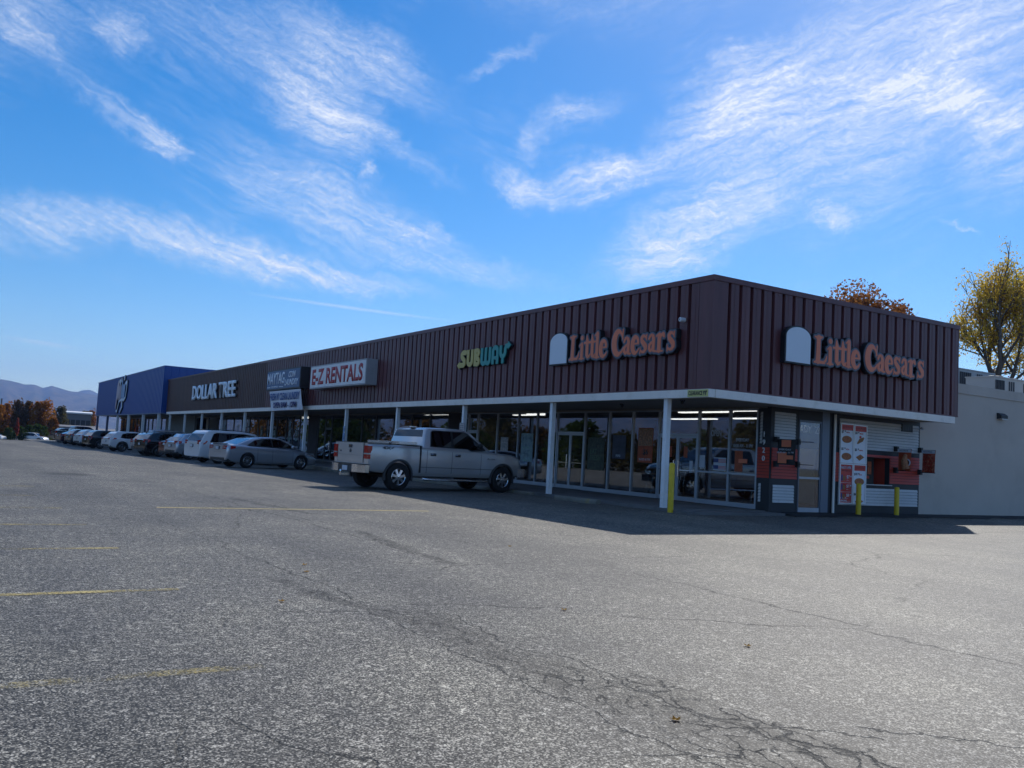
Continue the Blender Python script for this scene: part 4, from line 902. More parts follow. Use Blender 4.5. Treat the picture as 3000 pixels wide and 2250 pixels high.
def flag(y, z0, z1, x0, w, kind, label):
    r = empty('flag_banner', (BX+.02, y, z0), 0, label, 'banner', 'small flag banners on wall brackets'); h = z1-z0
    b_ = MB()
    for z in (0, h):
        b_ = MB(); b_.box(0, .12, -.05, .05, z-.08, z+.08); b_.box(.12, x0+w, -.012, .012, z-.012, z+.012); b_.build('bracket', M['black'], r)
    n = 8; c = MB()
    for i in range(n):
        g = lambda t, z: (x0+w*t, .02*math.sin(t*5+z*3)-.014, z)
        for k in range(4): c.quad(g(i/n, h*k/4), g((i+1)/n, h*k/4), g((i+1)/n, h*(k+1)/4), g(i/n, h*(k+1)/4))
    m = {'hours': M['black'], 'wings': mat('banner_orange', (.42, .07, .02), .6, var=.15, vscale=5), 'pepperoni': mat('pepperoni_print', (.30, .035, .015), .6, var=.5, vscale=14, dirt=((.62, .40, .25), 16, .8))}[kind]
    c.build('cloth', m, r, smooth=True)
    t = MB()
    if kind != 'hours': t.box(x0, x0+w, -.05, -.04, h-.1, h); t.build('white_header', M['plate'], r); text('Hot & Ready', r, (x0+.06, -.05, h-.075), 'A', M['lcbk'], 'lettering', h=.05, width=w-.14, ext=.003)
    if kind == 'wings':
        t = MB(); t.tube([(x0+.3, -.04, .05), (x0+.25, -.06, .3), (x0+.28, -.05, .5)], [.12, .1, .05], 8); t.build('hand_print', mat('skin_print', (.40, .17, .08), .7, var=.4, vscale=18), r)
        t = MB(); t.lathe([(0, -.055), (.12, -.055), (.12, -.04)], 16, 'y', c=(x0+w-.12, 0, .25)); t.build('dip_print', M['plate'], r); t = MB(); t.lathe([(0, -.06), (.09, -.06), (.09, -.05)], 16, 'y', c=(x0+w-.12, 0, .25)); t.build('sauce_print', mat('sauce', (.08, .03, .02), .5), r)
    if kind == 'hours':
        t = MB(); t.box(x0+.18, x0+.5, -.05, -.04, h-.2, h-.01); t.build('orange_square', M['lcor'], r)
        t = MB(); t.box(x0+.06, x0+.36, -.05, -.04, .03, .33); t.build('orange_block', M['lcor'], r); t = MB(); t.box(x0+.36, x0+.58, -.05, -.04, .14, .25); t.build('orange_bar', M['lcor'], r)
        text('EVERYDAY', r, (x0+.1, -.05, h-.30), 'A', M['plate'], 'lettering', h=.05, width=.42, bold=.02, ext=.003)
        text('10:30 AM - 11 PM', r, (x0+.03, -.05, h-.38), 'A', M['plate'], 'lettering', h=.05, width=.58, bold=.02, ext=.003)
    return r
flag(3.66, 1.40, 2.08, .1, .64, 'hours', 'black opening hours flag banner left of the side door')
flag(9.05, 1.42, 2.08, .14, .44, 'wings', 'orange flag banner with a hand and dip, beside the service window')
flag(10.28, 1.40, 2.10, .14, .44, 'pepperoni', 'flag banner covered in pepperoni at the end of the drive-through wall')
# empty bracket over the side door
b_ = MB(); 
for z in (1.42, 2.06): b_.box(BX+.016, BX+.13, 4.5, 4.6, z-.08, z+.08); b_.tube([(BX+.1, 4.55, z), (BX+.62, 4.55, z)], .01, 6)
tag(b_.build('banner_bracket', M['black']), 'empty black banner bracket beside the glass side door', 'bracket')
# post signs
def post_sign(x, z0, z1, w, lines, m, label):
    r = empty('post_sign', (x, .075, z0), 0, label, 'sign'); h = z1-z0
    b_ = MB(); b_.box(-w/2, w/2, -.012, 0, 0, h); b_.build('plate', m, r)
    for i, s in enumerate(lines):
        if s: text(s, r, (0, -.012, h-(i+.82)*h/len(lines)), 'A', M['lcbk'], 'lettering', h=h/len(lines)*.5, width=w*.8*min(1, len(s)/8+.25), align='CENTER', ext=.002, bold=.01)
post_sign(-12.74, 1.96, 2.30, .34, ['NO', 'PARKING', 'FIRE LANE', 'VIOLATORS', 'TOWED'], mat('old_plate', (.50, .46, .44), .5), 'pale no parking notice on the canopy post behind the pickup cab')
post_sign(-18.55, 1.75, 2.0, .2, ['2', 'HOUR', 'MAX'], mat('old_plate2', (.5, .5, .5), .5), 'small pale notice on the post behind the pickup bed')
post_sign(-24.37, 1.85, 2.12, .22, ['VAN'], mat('blue_plate', (.25, .38, .60), .5), 'upper light blue parking plate on the post left of the pickup')
post_sign(-24.37, 1.40, 1.80, .22, ['i'], mat('blue_plate2', (.22, .36, .60), .5), 'lower light blue parking plate on the post left of the pickup')
# window graphics (flat prints before the glass, poster colours darkened as if dimmed behind it)
def wprint(x0, x1, z0, z1, m, label, cat='poster', y=FY+.036, name='window_poster', extra=None):
    r = empty(name, (x0, y, z0), 0, label, cat); b_ = MB(); b_.box(0, x1-x0, 0, .006, 0, z1-z0); b_.build('sheet', m, r)
    if extra: extra(r, x1-x0, z1-z0)
    return r
pp = mat('poster_orange', (.42, .085, .03), .6, var=.25, vscale=6)
def ex6(r, w, h):
    b_ = MB(); b_.box(.02, w-.02, -.004, -.001, h*.48, h-.02); b_.build('food_photo', mat('food_photo', (.36, .16, .08), .6, var=.8, vscale=16, dirt=((.6, .5, .4), 18, .8)), r)
    text('$6', r, (w*.36, -.003, h*.2), 'A', M['lcbk'], 'lettering', h=.22, ext=.002, bold=.03); text('SLICES & STIX', r, (.08, -.003, .07), 'A', M['plate'], 'lettering', h=.07, width=w-.16, ext=.002)
wprint(-6.85, -6.12, 1.22, 2.36, pp, 'orange window poster with a big six beside the pizza shop door', extra=ex6)
wprint(-8.2, -7.5, 1.30, 2.1, mat('poster_dark', (.035, .04, .07), .5, var=.5, vscale=4), 'dark window poster left of the orange one', extra=lambda r, w, h: text('PEPSI', r, (.2, -.003, .06), 'A', M['plate'], 'lettering', h=.08, ext=.002))
wprint(-14.05, -13.2, .98, 2.1, mat('poster_green', (.22, .32, .36), .5, var=.7, vscale=5, dirt=((.05, .20, .04), 5, .8)), 'large green and pale sandwich poster in the window')
wprint(-15.62, -15.05, 1.35, 1.92, mat('poster_grey', (.40, .38, .37), .5, var=.6, vscale=8, dirt=((.06, .04, .04), 9, .9)), 'small pale poster behind the pickup bonnet')
wprint(-9.6, -8.65, .85, 2.0, mat('poster_deepgreen', (.03, .045, .025), .5, var=.8, vscale=7, dirt=((.16, .13, .05), 10, .6)), 'dim green menu poster right of the sandwich shop door', extra=lambda r, w, h: text('EAT\nFRESH', r, (.15, -.003, .35), 'A', mat('dimgreen', (.08, .14, .07), .5), 'lettering', h=.4, width=.6, ext=.002))
r = empty('window_lettering', (-3.65, FY+.03, 0), 0, 'white open lettering on the pizza shop glass', 'lettering')
text('OPEN', r, (.16, 0, 2.13), 'A', M['plate'], 'lettering', h=.19, width=.42, bold=.02, ext=.002)
r = empty('window_lettering', (-2.6, FY+.03, 0), 0, 'white opening hours lettering on the last front window', 'lettering')
text('EVERYDAY', r, (.13, 0, 1.99), 'A', M['plate'], 'lettering', h=.10, width=.5, bold=.02, ext=.002)
text('10:30 AM - 11 PM', r, (.03, 0, 1.82), 'A', M['plate'], 'lettering', h=.10, width=.75, bold=.02, ext=.002)
def exh(r, w, h):
    b_ = MB(); b_.box(w*.5, w*1.6, -.005, -.001, h*.42, h*.62); b_.build('orange_bar', M['lcor'], r)
wprint(-2.5, -2.2, 1.12, 1.72, pp, 'tall orange logo poster below the opening hours', extra=exh)
def exf(r, w, h):
    for k in range(2):
        b_ = MB(); b_.box(0, w*.4, -.005, -.001, h*(.62-.52*k), h*(.92-.52*k)); b_.build('blue_canton', M['mblue'], r)
        for j in range(3): b_ = MB(); b_.box(w*.4, w, -.004, -.001, h*(.62+.1*j-.52*k), h*(.66+.1*j-.52*k)); b_.build('red_stripe', M['mred'], r)
wprint(-3.35, -2.85, 1.12, 1.5, M['plate'], 'small flag print stickers stacked on the glass', extra=exf)
wprint(-3.95, -3.72, 1.18, 1.55, M['plate'], 'white notice with red border beside the pizza shop door')
def ptr(x, z, m, label, w=.16, h=.34): wprint(x, x+w, z, z+h, m, label, 'notice', name='door_notice')
ptr(-5.35, 1.45, pp, 'orange notice on the left leaf of the pizza shop door'); ptr(-4.65, 1.45, pp, 'orange notice at the top of the right door leaf'); ptr(-4.38, 1.0, M['plate'], 'white notice on the right door leaf', .14, .36)
# oval door decals on the laundromat glass
for i, x in enumerate((-41.6, -43.0, -46.4, -49.5, -56, -60)):
    r = empty('oval_decal', (x, FY+.03, 1.75), 0, ['pale oval decal on the laundry glass nearest the brick pier', 'second pale oval decal from the brick pier', 'pale oval decal beside the dollar store door', 'pale oval decal left of the dollar store door', 'faint oval decal behind the minivan roof', 'faint oval decal farthest from the brick pier'][i], 'decal', 'oval decals on the far shop glass')
    b_ = MB(); ring = []
    for k in range(24):
        t = 2*math.pi*k/24; t2 = 2*math.pi*(k+1)/24
        b_.quad((.26*math.cos(t), 0, .5*math.sin(t)), (.26*math.cos(t2), 0, .5*math.sin(t2)), (.19*math.cos(t2), 0, .42*math.sin(t2)), (.19*math.cos(t), 0, .42*math.sin(t)))
    b_.build('ring', mat('decal_green', (.25, .42, .38), .6), r)
    if i < 4: text('$', r, (0, -.002, -.2), 'A', M['plate'], 'lettering', h=.4, align='CENTER', ext=.001)
# chairs and tables inside the corner shop
def chair(x, y, rz, label):
    r = empty('metal_chair', (x, y, .1), rz, label, 'chair', 'metal chairs inside the pizza shop window')
    b_ = MB(); b_.box(-.2, .2, -.2, .2, .43, .46); b_.build('seat', M['intdark'], r)
    for sx in (-1, 1):
        b_ = MB(); b_.tube([(sx*.19, .2, 0), (sx*.18, .18, .45), (sx*.18, .24, .88)], .013, 6); b_.build('leg', M['chrome'], r)
        b_ = MB(); b_.tube([(sx*.2, -.22, 0), (sx*.18, -.18, .45)], .013, 6); b_.build('leg', M['chrome'], r)
    b_ = MB()
    for z in (.62, .74, .87): b_.tube([(-.18, .22, z), (.18, .22, z)], .011, 6)
    b_.build('backrest', M['chrome'], r)
for i, (x, y, rz) in enumerate(((-6.6, 4.1, .3), (-6.1, 4.6, -.4), (-2.0, 4.3, 1.2), (-3.2, 5.1, -.2), (-7.6, 5.0, 2.8))):
    chair(x, y, rz, ['metal chair just inside the glass under the orange poster', 'metal chair turned away behind the first one near the door', 'metal chair inside the last front window by the corner pier', 'metal chair deeper inside between the last two front windows', 'metal chair deeper inside left of the orange poster'][i])
def table(x, y, label):
    r = empty('table', (x, y, .1), 0, label, 'table'); b_ = MB(); b_.box(-.4, .4, -.35, .35, .72, .76); b_.build('tabletop', mat('table_top', (.25, .22, .2), .5), r)
    b_ = MB(); b_.lathe([(0, 0), (.25, 0), (.25, .02), (.03, .04), (.03, .72)], 12, 'z'); b_.build('leg', M['black'], r)
table(-2.4, 5.2, 'small pale table inside the corner window'); table(-7.2, 4.4, 'small pale table inside behind the orange poster')
b_ = MB(); b_.box(-8.5, -2.9, 8.2, 8.8, .1, 1.15); tag(b_.build('counter', mat('counter_red', (.10, .03, .025), .5)), 'long dark red service counter at the back of the pizza shop', 'counter')
# ------------------------------------------------------------------ vehicles
def interp(pts, x):
    if x <= pts[0][0]: return pts[0][1]
    for (a, fa), (c, fc) in zip(pts, pts[1:]):
        if x <= c: return fa+(fc-fa)*(x-a)/(c-a) if c > a else fc
    return pts[-1][1]
SFR0 = [(0, .88), (.05, .945), (.14, .975), (.30, .992), (.5, 1.0), (.66, .998), (.80, .985), (.90, .962), (.96, .93), (1.0, .875)]
WHEELS = {}
def wheel_meshes(r, w, style):
    key = (round(r, 3), w, style)
    if key in WHEELS: return WHEELS[key]
    t = MB(); rr = r*(.64 if style != 'truck' else .60)
    t.lathe([(rr, -w/2+.02), (rr+.01, -w/2), (r*.90, -w/2), (r*.965, -w/2+.015), (r, -w/2+.05), (r, w/2-.05), (r*.965, w/2-.015), (r*.90, w/2), (rr+.01, w/2), (rr, w/2-.02), (rr, -w/2+.02)], 36, 'y')
    for k in range(40):   # shoulder blocks
        a = 2*math.pi*k/40; c, s_ = math.cos(a), math.sin(a)
        t.add([(c*(r-.004)-s_*d, y, s_*(r-.004)+c*d) for d in (-.012, .012) for y in (-w/2+.03, w/2-.03)]+[(c*(r+.006)-s_*d, y, s_*(r+.006)+c*d) for d in (-.012, .012) for y in (-w/2+.03, w/2-.03)],
              [(4, 5, 7, 6), (0, 1, 5, 4), (2, 6, 7, 3), (0, 4, 6, 2), (1, 3, 7, 5)])
    tm = t.mesh([M['tyre']], 'wheel', True)
    d = MB(); d.lathe([(0, -w/2+.10), (rr*.98, -w/2+.09), (rr*.99, -w/2+.05)], 28, 'y'); d.cur = 0
    dm = d.mesh([M['rimdark']], 'rim_pocket')
    m_ = MB(); m_.lathe([(rr*1.0, -w/2+.06), (rr*1.01, -w/2+.012), (rr*.97, -w/2+.006), (rr*.92, -w/2+.02), (rr*.90, -w/2+.08)], 36, 'y')
    m_.lathe([(0, -w/2+.012), (rr*.16, -w/2+.014), (rr*.2, -w/2+.03), (rr*.2, -w/2+.08)], 20, 'y')
    n = {'truck': 7, 'ten': 10, 'five': 5, 'twin': 5}[style]
    for k in range(n):
        a0 = 2*math.pi*k/n+.2
        for off, hw0, hw1 in ([(0, .13, .17)] if style == 'truck' else [(0, .055, .06)] if style == 'ten' else [(0, .12, .10)] if style == 'five' else [(-.2, .05, .05), (.2, .05, .05)]):
            a1 = a0+off
            def P(rad, t_, y): return (math.cos(a1)*rad-math.sin(a1)*t_, y, math.sin(a1)*rad+math.cos(a1)*t_)
            r0, r1 = rr*.16, rr*.93; y0, y1 = -w/2+.016, -w/2+.07
            m_.add([P(r0, -hw0*rr, y0), P(r0, hw0*rr, y0), P(r1, hw1*rr, y0+.006), P(r1, -hw1*rr, y0+.006), P(r0, -hw0*rr, y1), P(r0, hw0*rr, y1), P(r1, hw1*rr, y1), P(r1, -hw1*rr, y1)], [(0, 1, 2, 3), (4, 7, 6, 5), (0, 4, 5, 1), (1, 5, 6, 2), (2, 6, 7, 3), (3, 7, 4, 0)])
            if style == 'truck':
                m_.add([P(rr*.35, -.012, y0-.006), P(rr*.35, .012, y0-.006), P(r1, .02, y0-.002), P(r1, -.02, y0-.002)], [(0, 1, 2, 3)])
    rm = m_.mesh([M['chrome'] if style == 'truck' else M['rim']], 'rim')
    WHEELS[key] = (tm, rm, dm); return WHEELS[key]
def car(sp, label, cat, place, group=None):
    """x forward from the rear bumper, y left, z up"""
    SFR = sp.get('sfr', SFR0)
    L, Wd = sp['L'], sp['W']; hw = Wd/2; top = sp['top']; bot = sp['bot']; pm = sp['paint']
    taper = sp.get('taper', [(0, .90), (.04, .945), (.15, .975), (.5, .992), (1.2, 1.0), (L-1.3, 1.0), (L-.6, .97), (L-.25, .91), (L-.06, .82), (L, .76)])
    Wx = lambda x: hw*interp(taper, x)
    zt = lambda x: interp(top, x); zb = lambda x: interp(bot, x)
    def side(x, z):
        return Wx(x)*interp(SFR, min(max((z-zb(x))/(zt(x)-zb(x)), 0), 1))
    root = empty(sp['name'], (0, 0, 0), 0, label, cat, group)
    # body loft
    xs_ = sorted(set([round(p[0], 3) for p in taper]+[round(p[0], 3) for p in top]+[round(p[0], 3) for p in bot]+[round(L*i/30, 3) for i in range(31)]))
    vs, fs = [], []; ringn = 0
    for x in xs_:
        z0, z1 = zb(x), zt(x); h = z1-z0; half = [(Wx(x)*s_, z0+h*f) for f, s_ in SFR]
        cr = sp.get('crown', .035); wtop = half[-1][0]
        half += [(wtop*.7, z1+cr*.55), (wtop*.35, z1+cr*.9)]
        ring = [(0, z0)]+half+[(0, z1+cr)]+[(-y, z) for y, z in half[::-1]]
        ringn = len(ring); vs += [(x, y, z) for y, z in ring]
    for i in range(len(xs_)-1):
        for k in range(ringn): fs.append((i*ringn+k, (i+1)*ringn+k, (i+1)*ringn+(k+1) % ringn, i*ringn+(k+1) % ringn))
    fs += [tuple(range(ringn)), tuple((len(xs_)-1)*ringn+k for k in range(ringn))[::-1]]
    bmh = MB(); bmh.add(vs, fs); me = bmh.mesh([pm, M['black']], 'body')
    body = link('body', me, root)
    cuts = []
    r = sp['r']
    for ax in (sp['xr'], sp['xf']):
        for s_ in (-1, 1):
            c = MB(); c.cur = 1; c.lathe([(0, -.5), (r+sp.get('gap', .055), -.5), (r+sp.get('gap', .055), .0), (0, .0)], 40, 'y')
            cm = c.mesh([pm, M['black']]); co = link('cut', cm, None, (ax, s_*(hw+.2) if s_ > 0 else -(hw-.3), r+.01)); cuts.append(co)
            if s_ > 0: co.location.y = hw+.2
            else: co.location.y = -(hw-.30)
    if 'bed' in sp:
        x0, x1, yb, z0 = sp['bed']; c = MB(); c.cur = 1; c.box(x0, x1, -yb, yb, z0, 3); co = link('cut', c.mesh([pm, M['black']])); cuts.append(co)
    for co in cuts:
        md = body.modifiers.new('b', 'BOOLEAN'); md.object = co; md.operation = 'DIFFERENCE'; md.solver = 'EXACT'
    dg = bpy.context.evaluated_depsgraph_get(); nm = bpy.data.meshes.new_from_object(body.evaluated_get(dg)); body.modifiers.clear(); body.data = nm
    nm.materials.clear(); nm.materials.append(pm); nm.materials.append(M['black'])
    for co in cuts: bpy.data.objects.remove(co)
    nm.shade_smooth(); nm.set_sharp_from_angle(angle=R_(32))
    # cabin: side profile with tumblehome
    gp = sp['cab']; kz = sp.get('tumble', .30); zb0 = sp['belt']; wb = hw*sp.get('cabw', .925)
    cw = lambda z: wb-kz*(z-zb0) if z > zb0 else wb
    n = len(gp); c = MB()
    cen = []
    vs = [(x, cw(z), z) for x, z in gp]+[(x, -cw(z), z) for x, z in gp]
    c.add(vs, [tuple(range(n)), tuple(range(n, 2*n))[::-1]]+[(i, (i+1) % n, (i+1) % n+n, i+n) for i in range(n)])
    cab_me = c.mesh([pm], 'cabin')
    bm = bmesh.new(); bm.from_mesh(cab_me)
    ed = [e_ for e_ in bm.edges if abs(abs(e_.verts[0].co.y)-cw(e_.verts[0].co.z)) < 1e-3 and (e_.verts[0].co.y*e_.verts[1].co.y > 0) and max(e_.verts[0].co.z, e_.verts[1].co.z) > zb0+.02]
    bmesh.ops.bevel(bm, geom=ed, offset=.05, segments=3, affect='EDGES', profile=.5)
    bm.to_mesh(cab_me); bm.free(); cab_me.shade_smooth(); cab_me.set_sharp_from_angle(angle=R_(34))
    link('cabin', cab_me, root)
    gl = sp.get('glass', M['carglass'])
    def sidepoly(poly, m, name, off=.006, parent=root, thick=.006):
        for s_ in (1, -1):
            b_ = MB(); vv = [(x, s_*(cw(z)+off), z) for x, z in poly]+[(x, s_*(cw(z)+off-thick), z) for x, z in poly]; k = len(poly)
            b_.add(vv, [tuple(range(k)), tuple(range(k, 2*k))[::-1]]+[(i, (i+1) % k, (i+1) % k+k, i+k) for i in range(k)]); b_.build(name, m, parent)
    if 'dlo' in sp: sidepoly(sp['dlo'], M['black'], 'window_surround', .003)
    for poly in sp['wins']: sidepoly(poly, gl, 'side_window', .009)
    def endglass(i0, inset, m, name, a=.07, b2=.05):
        (xa, za), (xb, zb_) = gp[i0], gp[(i0+1) % n]
        d = Vector((xb-xa, 0, zb_-za)); Ln = d.length; d.normalize(); nrm = Vector((-d.z, 0, d.x)); 
        cx = sum(p[0] for p in gp)/n; cz_ = sum(p[1] for p in gp)/n
        if nrm.dot(Vector((xa-cx, 0, za-cz_))) < 0: nrm = -nrm
        P0 = Vector((xa, 0, za))+d*a*Ln; P1 = Vector((xa, 0, za))+d*(1-b2)*Ln
        y0, y1 = cw(P0.z)-inset, cw(P1.z)-inset; o = nrm*.007
        b_ = MB(); q = [P0+o+Vector((0, -y0, 0)), P0+o+Vector((0, y0, 0)), P1+o+Vector((0, y1, 0)), P1+o+Vector((0, -y1, 0))]
        q2 = [v-nrm*.006 for v in q]; b_.add(q+q2, [(0, 1, 2, 3), (7, 6, 5, 4), (0, 4, 5, 1), (1, 5, 6, 2), (2, 6, 7, 3), (3, 7, 4, 0)]); b_.build(name, m, root)
    for i0 in sp['rear_i']: endglass(i0, .09, gl, 'rear_window')
    for i0 in sp['front_i']: endglass(i0, .09, M['carglass2'], 'windscreen')
    # wheels
    tm, rm, dm = wheel_meshes(r, sp.get('tw', .22), sp.get('style', 'five'))
    for ax in (sp['xr'], sp['xf']):
        for s_ in (-1, 1):
            w_ = link('wheel', tm, root, (ax, s_*(hw-.125), r), (0, 0, 0 if s_ < 0 else math.pi))
            link('rim', rm, w_); link('rim_pocket', dm, w_)
    # lamps, plate, bumpers, seams
    def patch(x0, x1, z0, z1, m, name, off=.012, s=(1, -1), par=root, nx=4):
        for q in s:
            b_ = MB()
            for i in range(nx):
                a, c_ = x0+(x1-x0)*i/nx, x0+(x1-x0)*(i+1)/nx
                P = lambda x, z, o: (x, q*(side(x, z)+o), z)
                b_.add([P(a, z0, off), P(c_, z0, off), P(c_, z1, off), P(a, z1, off), P(a, z0, -.02), P(c_, z0, -.02), P(c_, z1, -.02), P(a, z1, -.02)], [(0, 1, 2, 3), (7, 6, 5, 4), (0, 4, 5, 1), (2, 6, 7, 3), (0, 3, 7, 4), (1, 2, 6, 5)])
            b_.build(name, m, par)
    tl = sp['tail']   # (x depth, z0, z1, y inner)
    for q in (1, -1):
        if sp['name'] == 'pickup_truck':
            b_ = MB(); yo = side(.02, 1.1)+.016; x1, z0, z1, yi = tl
            b_.prism([(-.02, z0), (x1*.6, z0), (x1, z0+(z1-z0)*.4), (x1, z1), (-.02, z1)], 'y', min(q*yi, q*yo), max(q*yi, q*yo)); lk = b_.build('taillight', M['tail'], root)
            b_ = MB(); b_.box(-.03, x1*.8, min(q*yi, q*(yo+.006)), max(q*yi, q*(yo+.006)), z0+.13, z0+.165); b_.build('reversing_lens', M['lens'], lk)
            hl = sp['head']; x0, z0, z1, yi = hl
            b_ = MB(); yo = side(x0+.15, 1.0)+.012; b_.prism([(x0, z0+.10), (x0+.10, z0), (L-.14, z0), (L-.16, z1), (x0+.06, z1)], 'y', min(q*yi, q*yo), max(q*yi, q*yo)); b_.build('headlight', sp.get('headmat', M['lens']), root); continue
        b_ = MB(); x1, z0, z1, yi = tl; zm = (z0+z1)/2; o0 = side(.0, zm); o1 = side(x1, zm)
        sl = sp.get('lean', 0)
        b_.add([(-.014, q*yi, z0+.02), (-.012, q*(o0+.004), z0), (x1*.45, q*(side(x1*.45, z0)+.012), z0), (x1, q*(o1+.012), z0+(z1-z0)*.35), (x1, q*(o1+.01), z1-(z1-z0)*.1), (x1*.45, q*(side(x1*.45, z1)+.014), z1), (-.010+sl, q*(o0+.006), z1), (-.012+sl, q*yi, z1-.02)],
               [(0, 1, 6, 7), (1, 2, 5, 6), (2, 3, 4, 5)])
        me_ = b_.mesh([M['tail']], 'taillight'); bm = bmesh.new(); bm.from_mesh(me_)
        bmesh.ops.solidify(bm, geom=bm.faces[:], thickness=.03); bm.to_mesh(me_); bm.free()
        lk = link('taillight', me_, root)
        b_ = MB(); b_.box(-.02, -.008, min(q*(yi+.01), q*(o0-.05)), max(q*(yi+.01), q*(o0-.05)), zm-.02, zm+.02); b_.build('reversing_lens', M['lens'], lk)
        hl = sp['head']; b_ = MB(); x0, z0, z1, yi = hl; xe = L
        b_.add([(xe-.10, q*yi, z0), (xe-.12, q*(side(xe-.12, z0)+.01), z0), (x0, q*(side(x0, (z0+z1)/2)+.01), (z0+z1)/2+.02), (x0+.05, q*(side(x0+.05, z1-.02)+.01), z1), (xe-.16, q*(side(xe-.16, z1-.02)), z1), (xe-.13, q*yi, z1)], [(0, 1, 4, 5), (1, 2, 3, 4)])
        me_ = b_.mesh([sp.get('headmat', M['lens'])], 'headlight'); bm = bmesh.new(); bm.from_mesh(me_); bmesh.ops.solidify(bm, geom=bm.faces[:], thickness=.03); bm.to_mesh(me_); bm.free(); link('headlight', me_, root)
    pz = sp.get('plate_z', .85); b_ = MB(); b_.box(-.035, -.008, -.16, .16, pz-.08, pz+.08); pl = b_.build('licence_plate', M['black'], root)
    b_ = MB(); b_.box(-.04, -.036, -.14, .14, pz-.065, pz+.065); b_.build('plate_face', M['plate'], pl)
    if sp.get('lower', True):
        zl = sp.get('lowz', .42)
        b_ = MB(); N_ = 9
        ptsr = [(interp([(-1, .10), (-.8, .0), (.8, .0), (1, .10)], t), t) for t in [-1+2*i/(N_-1) for i in range(N_)]]
        for (xa, ta), (xb, tb) in zip(ptsr, ptsr[1:]):
            f = lambda x, t, z, o: (x-o, t*(hw*.93), z)
            b_.add([f(xa, ta, zb(0)-.02, .02), f(xb, tb, zb(0)-.02, .02), f(xb, tb, zl, .02), f(xa, ta, zl, .02), f(xa, ta, zb(0)-.02, -.12), f(xb, tb, zb(0)-.02, -.12), f(xb, tb, zl, -.12), f(xa, ta, zl, -.12)], [(0, 1, 2, 3), (7, 6, 5, 4), (0, 4, 5, 1), (2, 6, 7, 3), (0, 3, 7, 4), (1, 2, 6, 5)])
        b_.build('rear_bumper', sp.get('lowmat', M['black']), root)
        patch(sp['xr']+r+.09, sp['xf']-r-.09, zb(L/2)+.0, zb(L/2)+sp.get('sillh', .08), sp.get('lowmat', M['black']), 'sill', .008)
    for x in sp['seams']:
        b_ = MB()
        zt_ = min(zb0-.0, zt(x)-.01); N_ = 8; z0 = zb(x)+.10
        for q in (1, -1):
            for i in range(N_):
                a, c_ = z0+(zt_-z0)*i/N_, z0+(zt_-z0)*(i+1)/N_
                b_.quad((x-.007, q*(side(x, a)+.002), a), (x+.007, q*(side(x, a)+.002), a), (x+.007, q*(side(x, c_)+.002), c_), (x-.007, q*(side(x, c_)+.002), c_))
        b_.build('door_seam', M['black'], root)
    for x, z in sp['handles']:
        for q in (1, -1):
            b_ = MB(); y = side(x, z)
            b_.box(x-.10, x+.10, min(q*y-.01, q*y+.01), max(q*y-.01, q*y+.01), z-.05, z+.03) if sp.get('recess') else None
            h_ = b_.build('handle_recess', M['black'], root) if sp.get('recess') else root
            b_ = MB(); b_.tube([(x-.09, q*(y+.012), z), (x-.05, q*(y+.035), z), (x+.05, q*(y+.035), z), (x+.09, q*(y+.012), z)], .013, 6); b_.build('door_handle', M['chrome'] if sp.get('recess') else pm, h_)
    mx, mz = sp['mirror']
    for q in (1, -1):
        b_ = MB(); y = cw(mz)+.02; b_.tube([(mx, q*y, mz), (mx-.01, q*(y+.1), mz+.01)], .025, 6)
        b_.tube([(mx-.02, q*(y+.08), mz+.03), (mx-.02, q*(y+.20), mz+.035), (mx-.02, q*(y+.235), mz+.03)], [.075, .085, .05], 10); b_.build('mirror', sp.get('mirmat', pm), root, smooth=True)
    if sp.get('flare'):
        for ax in (sp['xr'], sp['xf']):
            for q in (1, -1):
                b_ = MB(); R0 = r+.05; R1 = r+.05+sp['flare']; pts = []
                for i in range(25):
                    a = R_(-14+208*i/24)
                    pts.append((a,))
                for (a,), (c_,) in zip(pts, pts[1:]):
                    def P(an, rad, o): x = ax+rad*math.cos(an); z = r+.01+rad*math.sin(an); return (x, q*(side(min(max(x, .05), L-.05), max(z, zb(x)+.05))+o), z)
                    if r+.01+R1*math.sin(min(a, c_)) < zb(ax)-.12: pass
                    b_.add([P(a, R0, .03), P(c_, R0, .03), P(c_, R1, .022), P(a, R1, .022), P(a, R0, -.08), P(c_, R0, -.08), P(c_, R1, -.03), P(a, R1, -.03)], [(0, 1, 2, 3), (0, 4, 5, 1), (3, 2, 6, 7)])
                b_.build('wheel_arch_trim', sp.get('flaremat', M['flare']), root)
    if sp.get('rails'):
        x0, x1 = sp['rails']; zr = max(z for x, z in gp)
        for q in (1, -1):
            b_ = MB(); y = cw(zr)-.07; zz = lambda x: interp(sorted([(a, c_) for a, c_ in gp if c_ > zr-.12]), x)
            b_.tube([(x0, q*y, zz(x0)), (x0+.12, q*y, zz(x0)+.05), ((x0+x1)/2, q*y, zr+.055), (x1-.12, q*y, zz(x1)+.05), (x1, q*y, zz(x1))], .018, 6); b_.build('roof_rail', sp.get('railmat', M['black']), root)
    if 'extra' in sp: sp['extra'](root, side, sp)
    # place: world position of the rear right tyre contact, heading
    xr_ = sp['xr']
    if sp.get('xmap'):
        X = lambda x: x*(.5/.7) if x < .7 else x-.2
        xr_ = X(xr_)
        def walk(o, done):
            for ch in o.children:
                if ch.name.startswith('wheel') and not ch.name.startswith('wheel_arch'): ch.location.x = X(ch.location.x); continue
                if abs(ch.location.x) > .03: ch.location.x = X(ch.location.x)
                elif ch.type == 'MESH' and ch.data.name not in done:
                    done.add(ch.data.name)
                    for v in ch.data.vertices: v.co.x = X(v.co.x) if v.co.x > 0 else v.co.x
                walk(ch, done)
        walk(root, set())
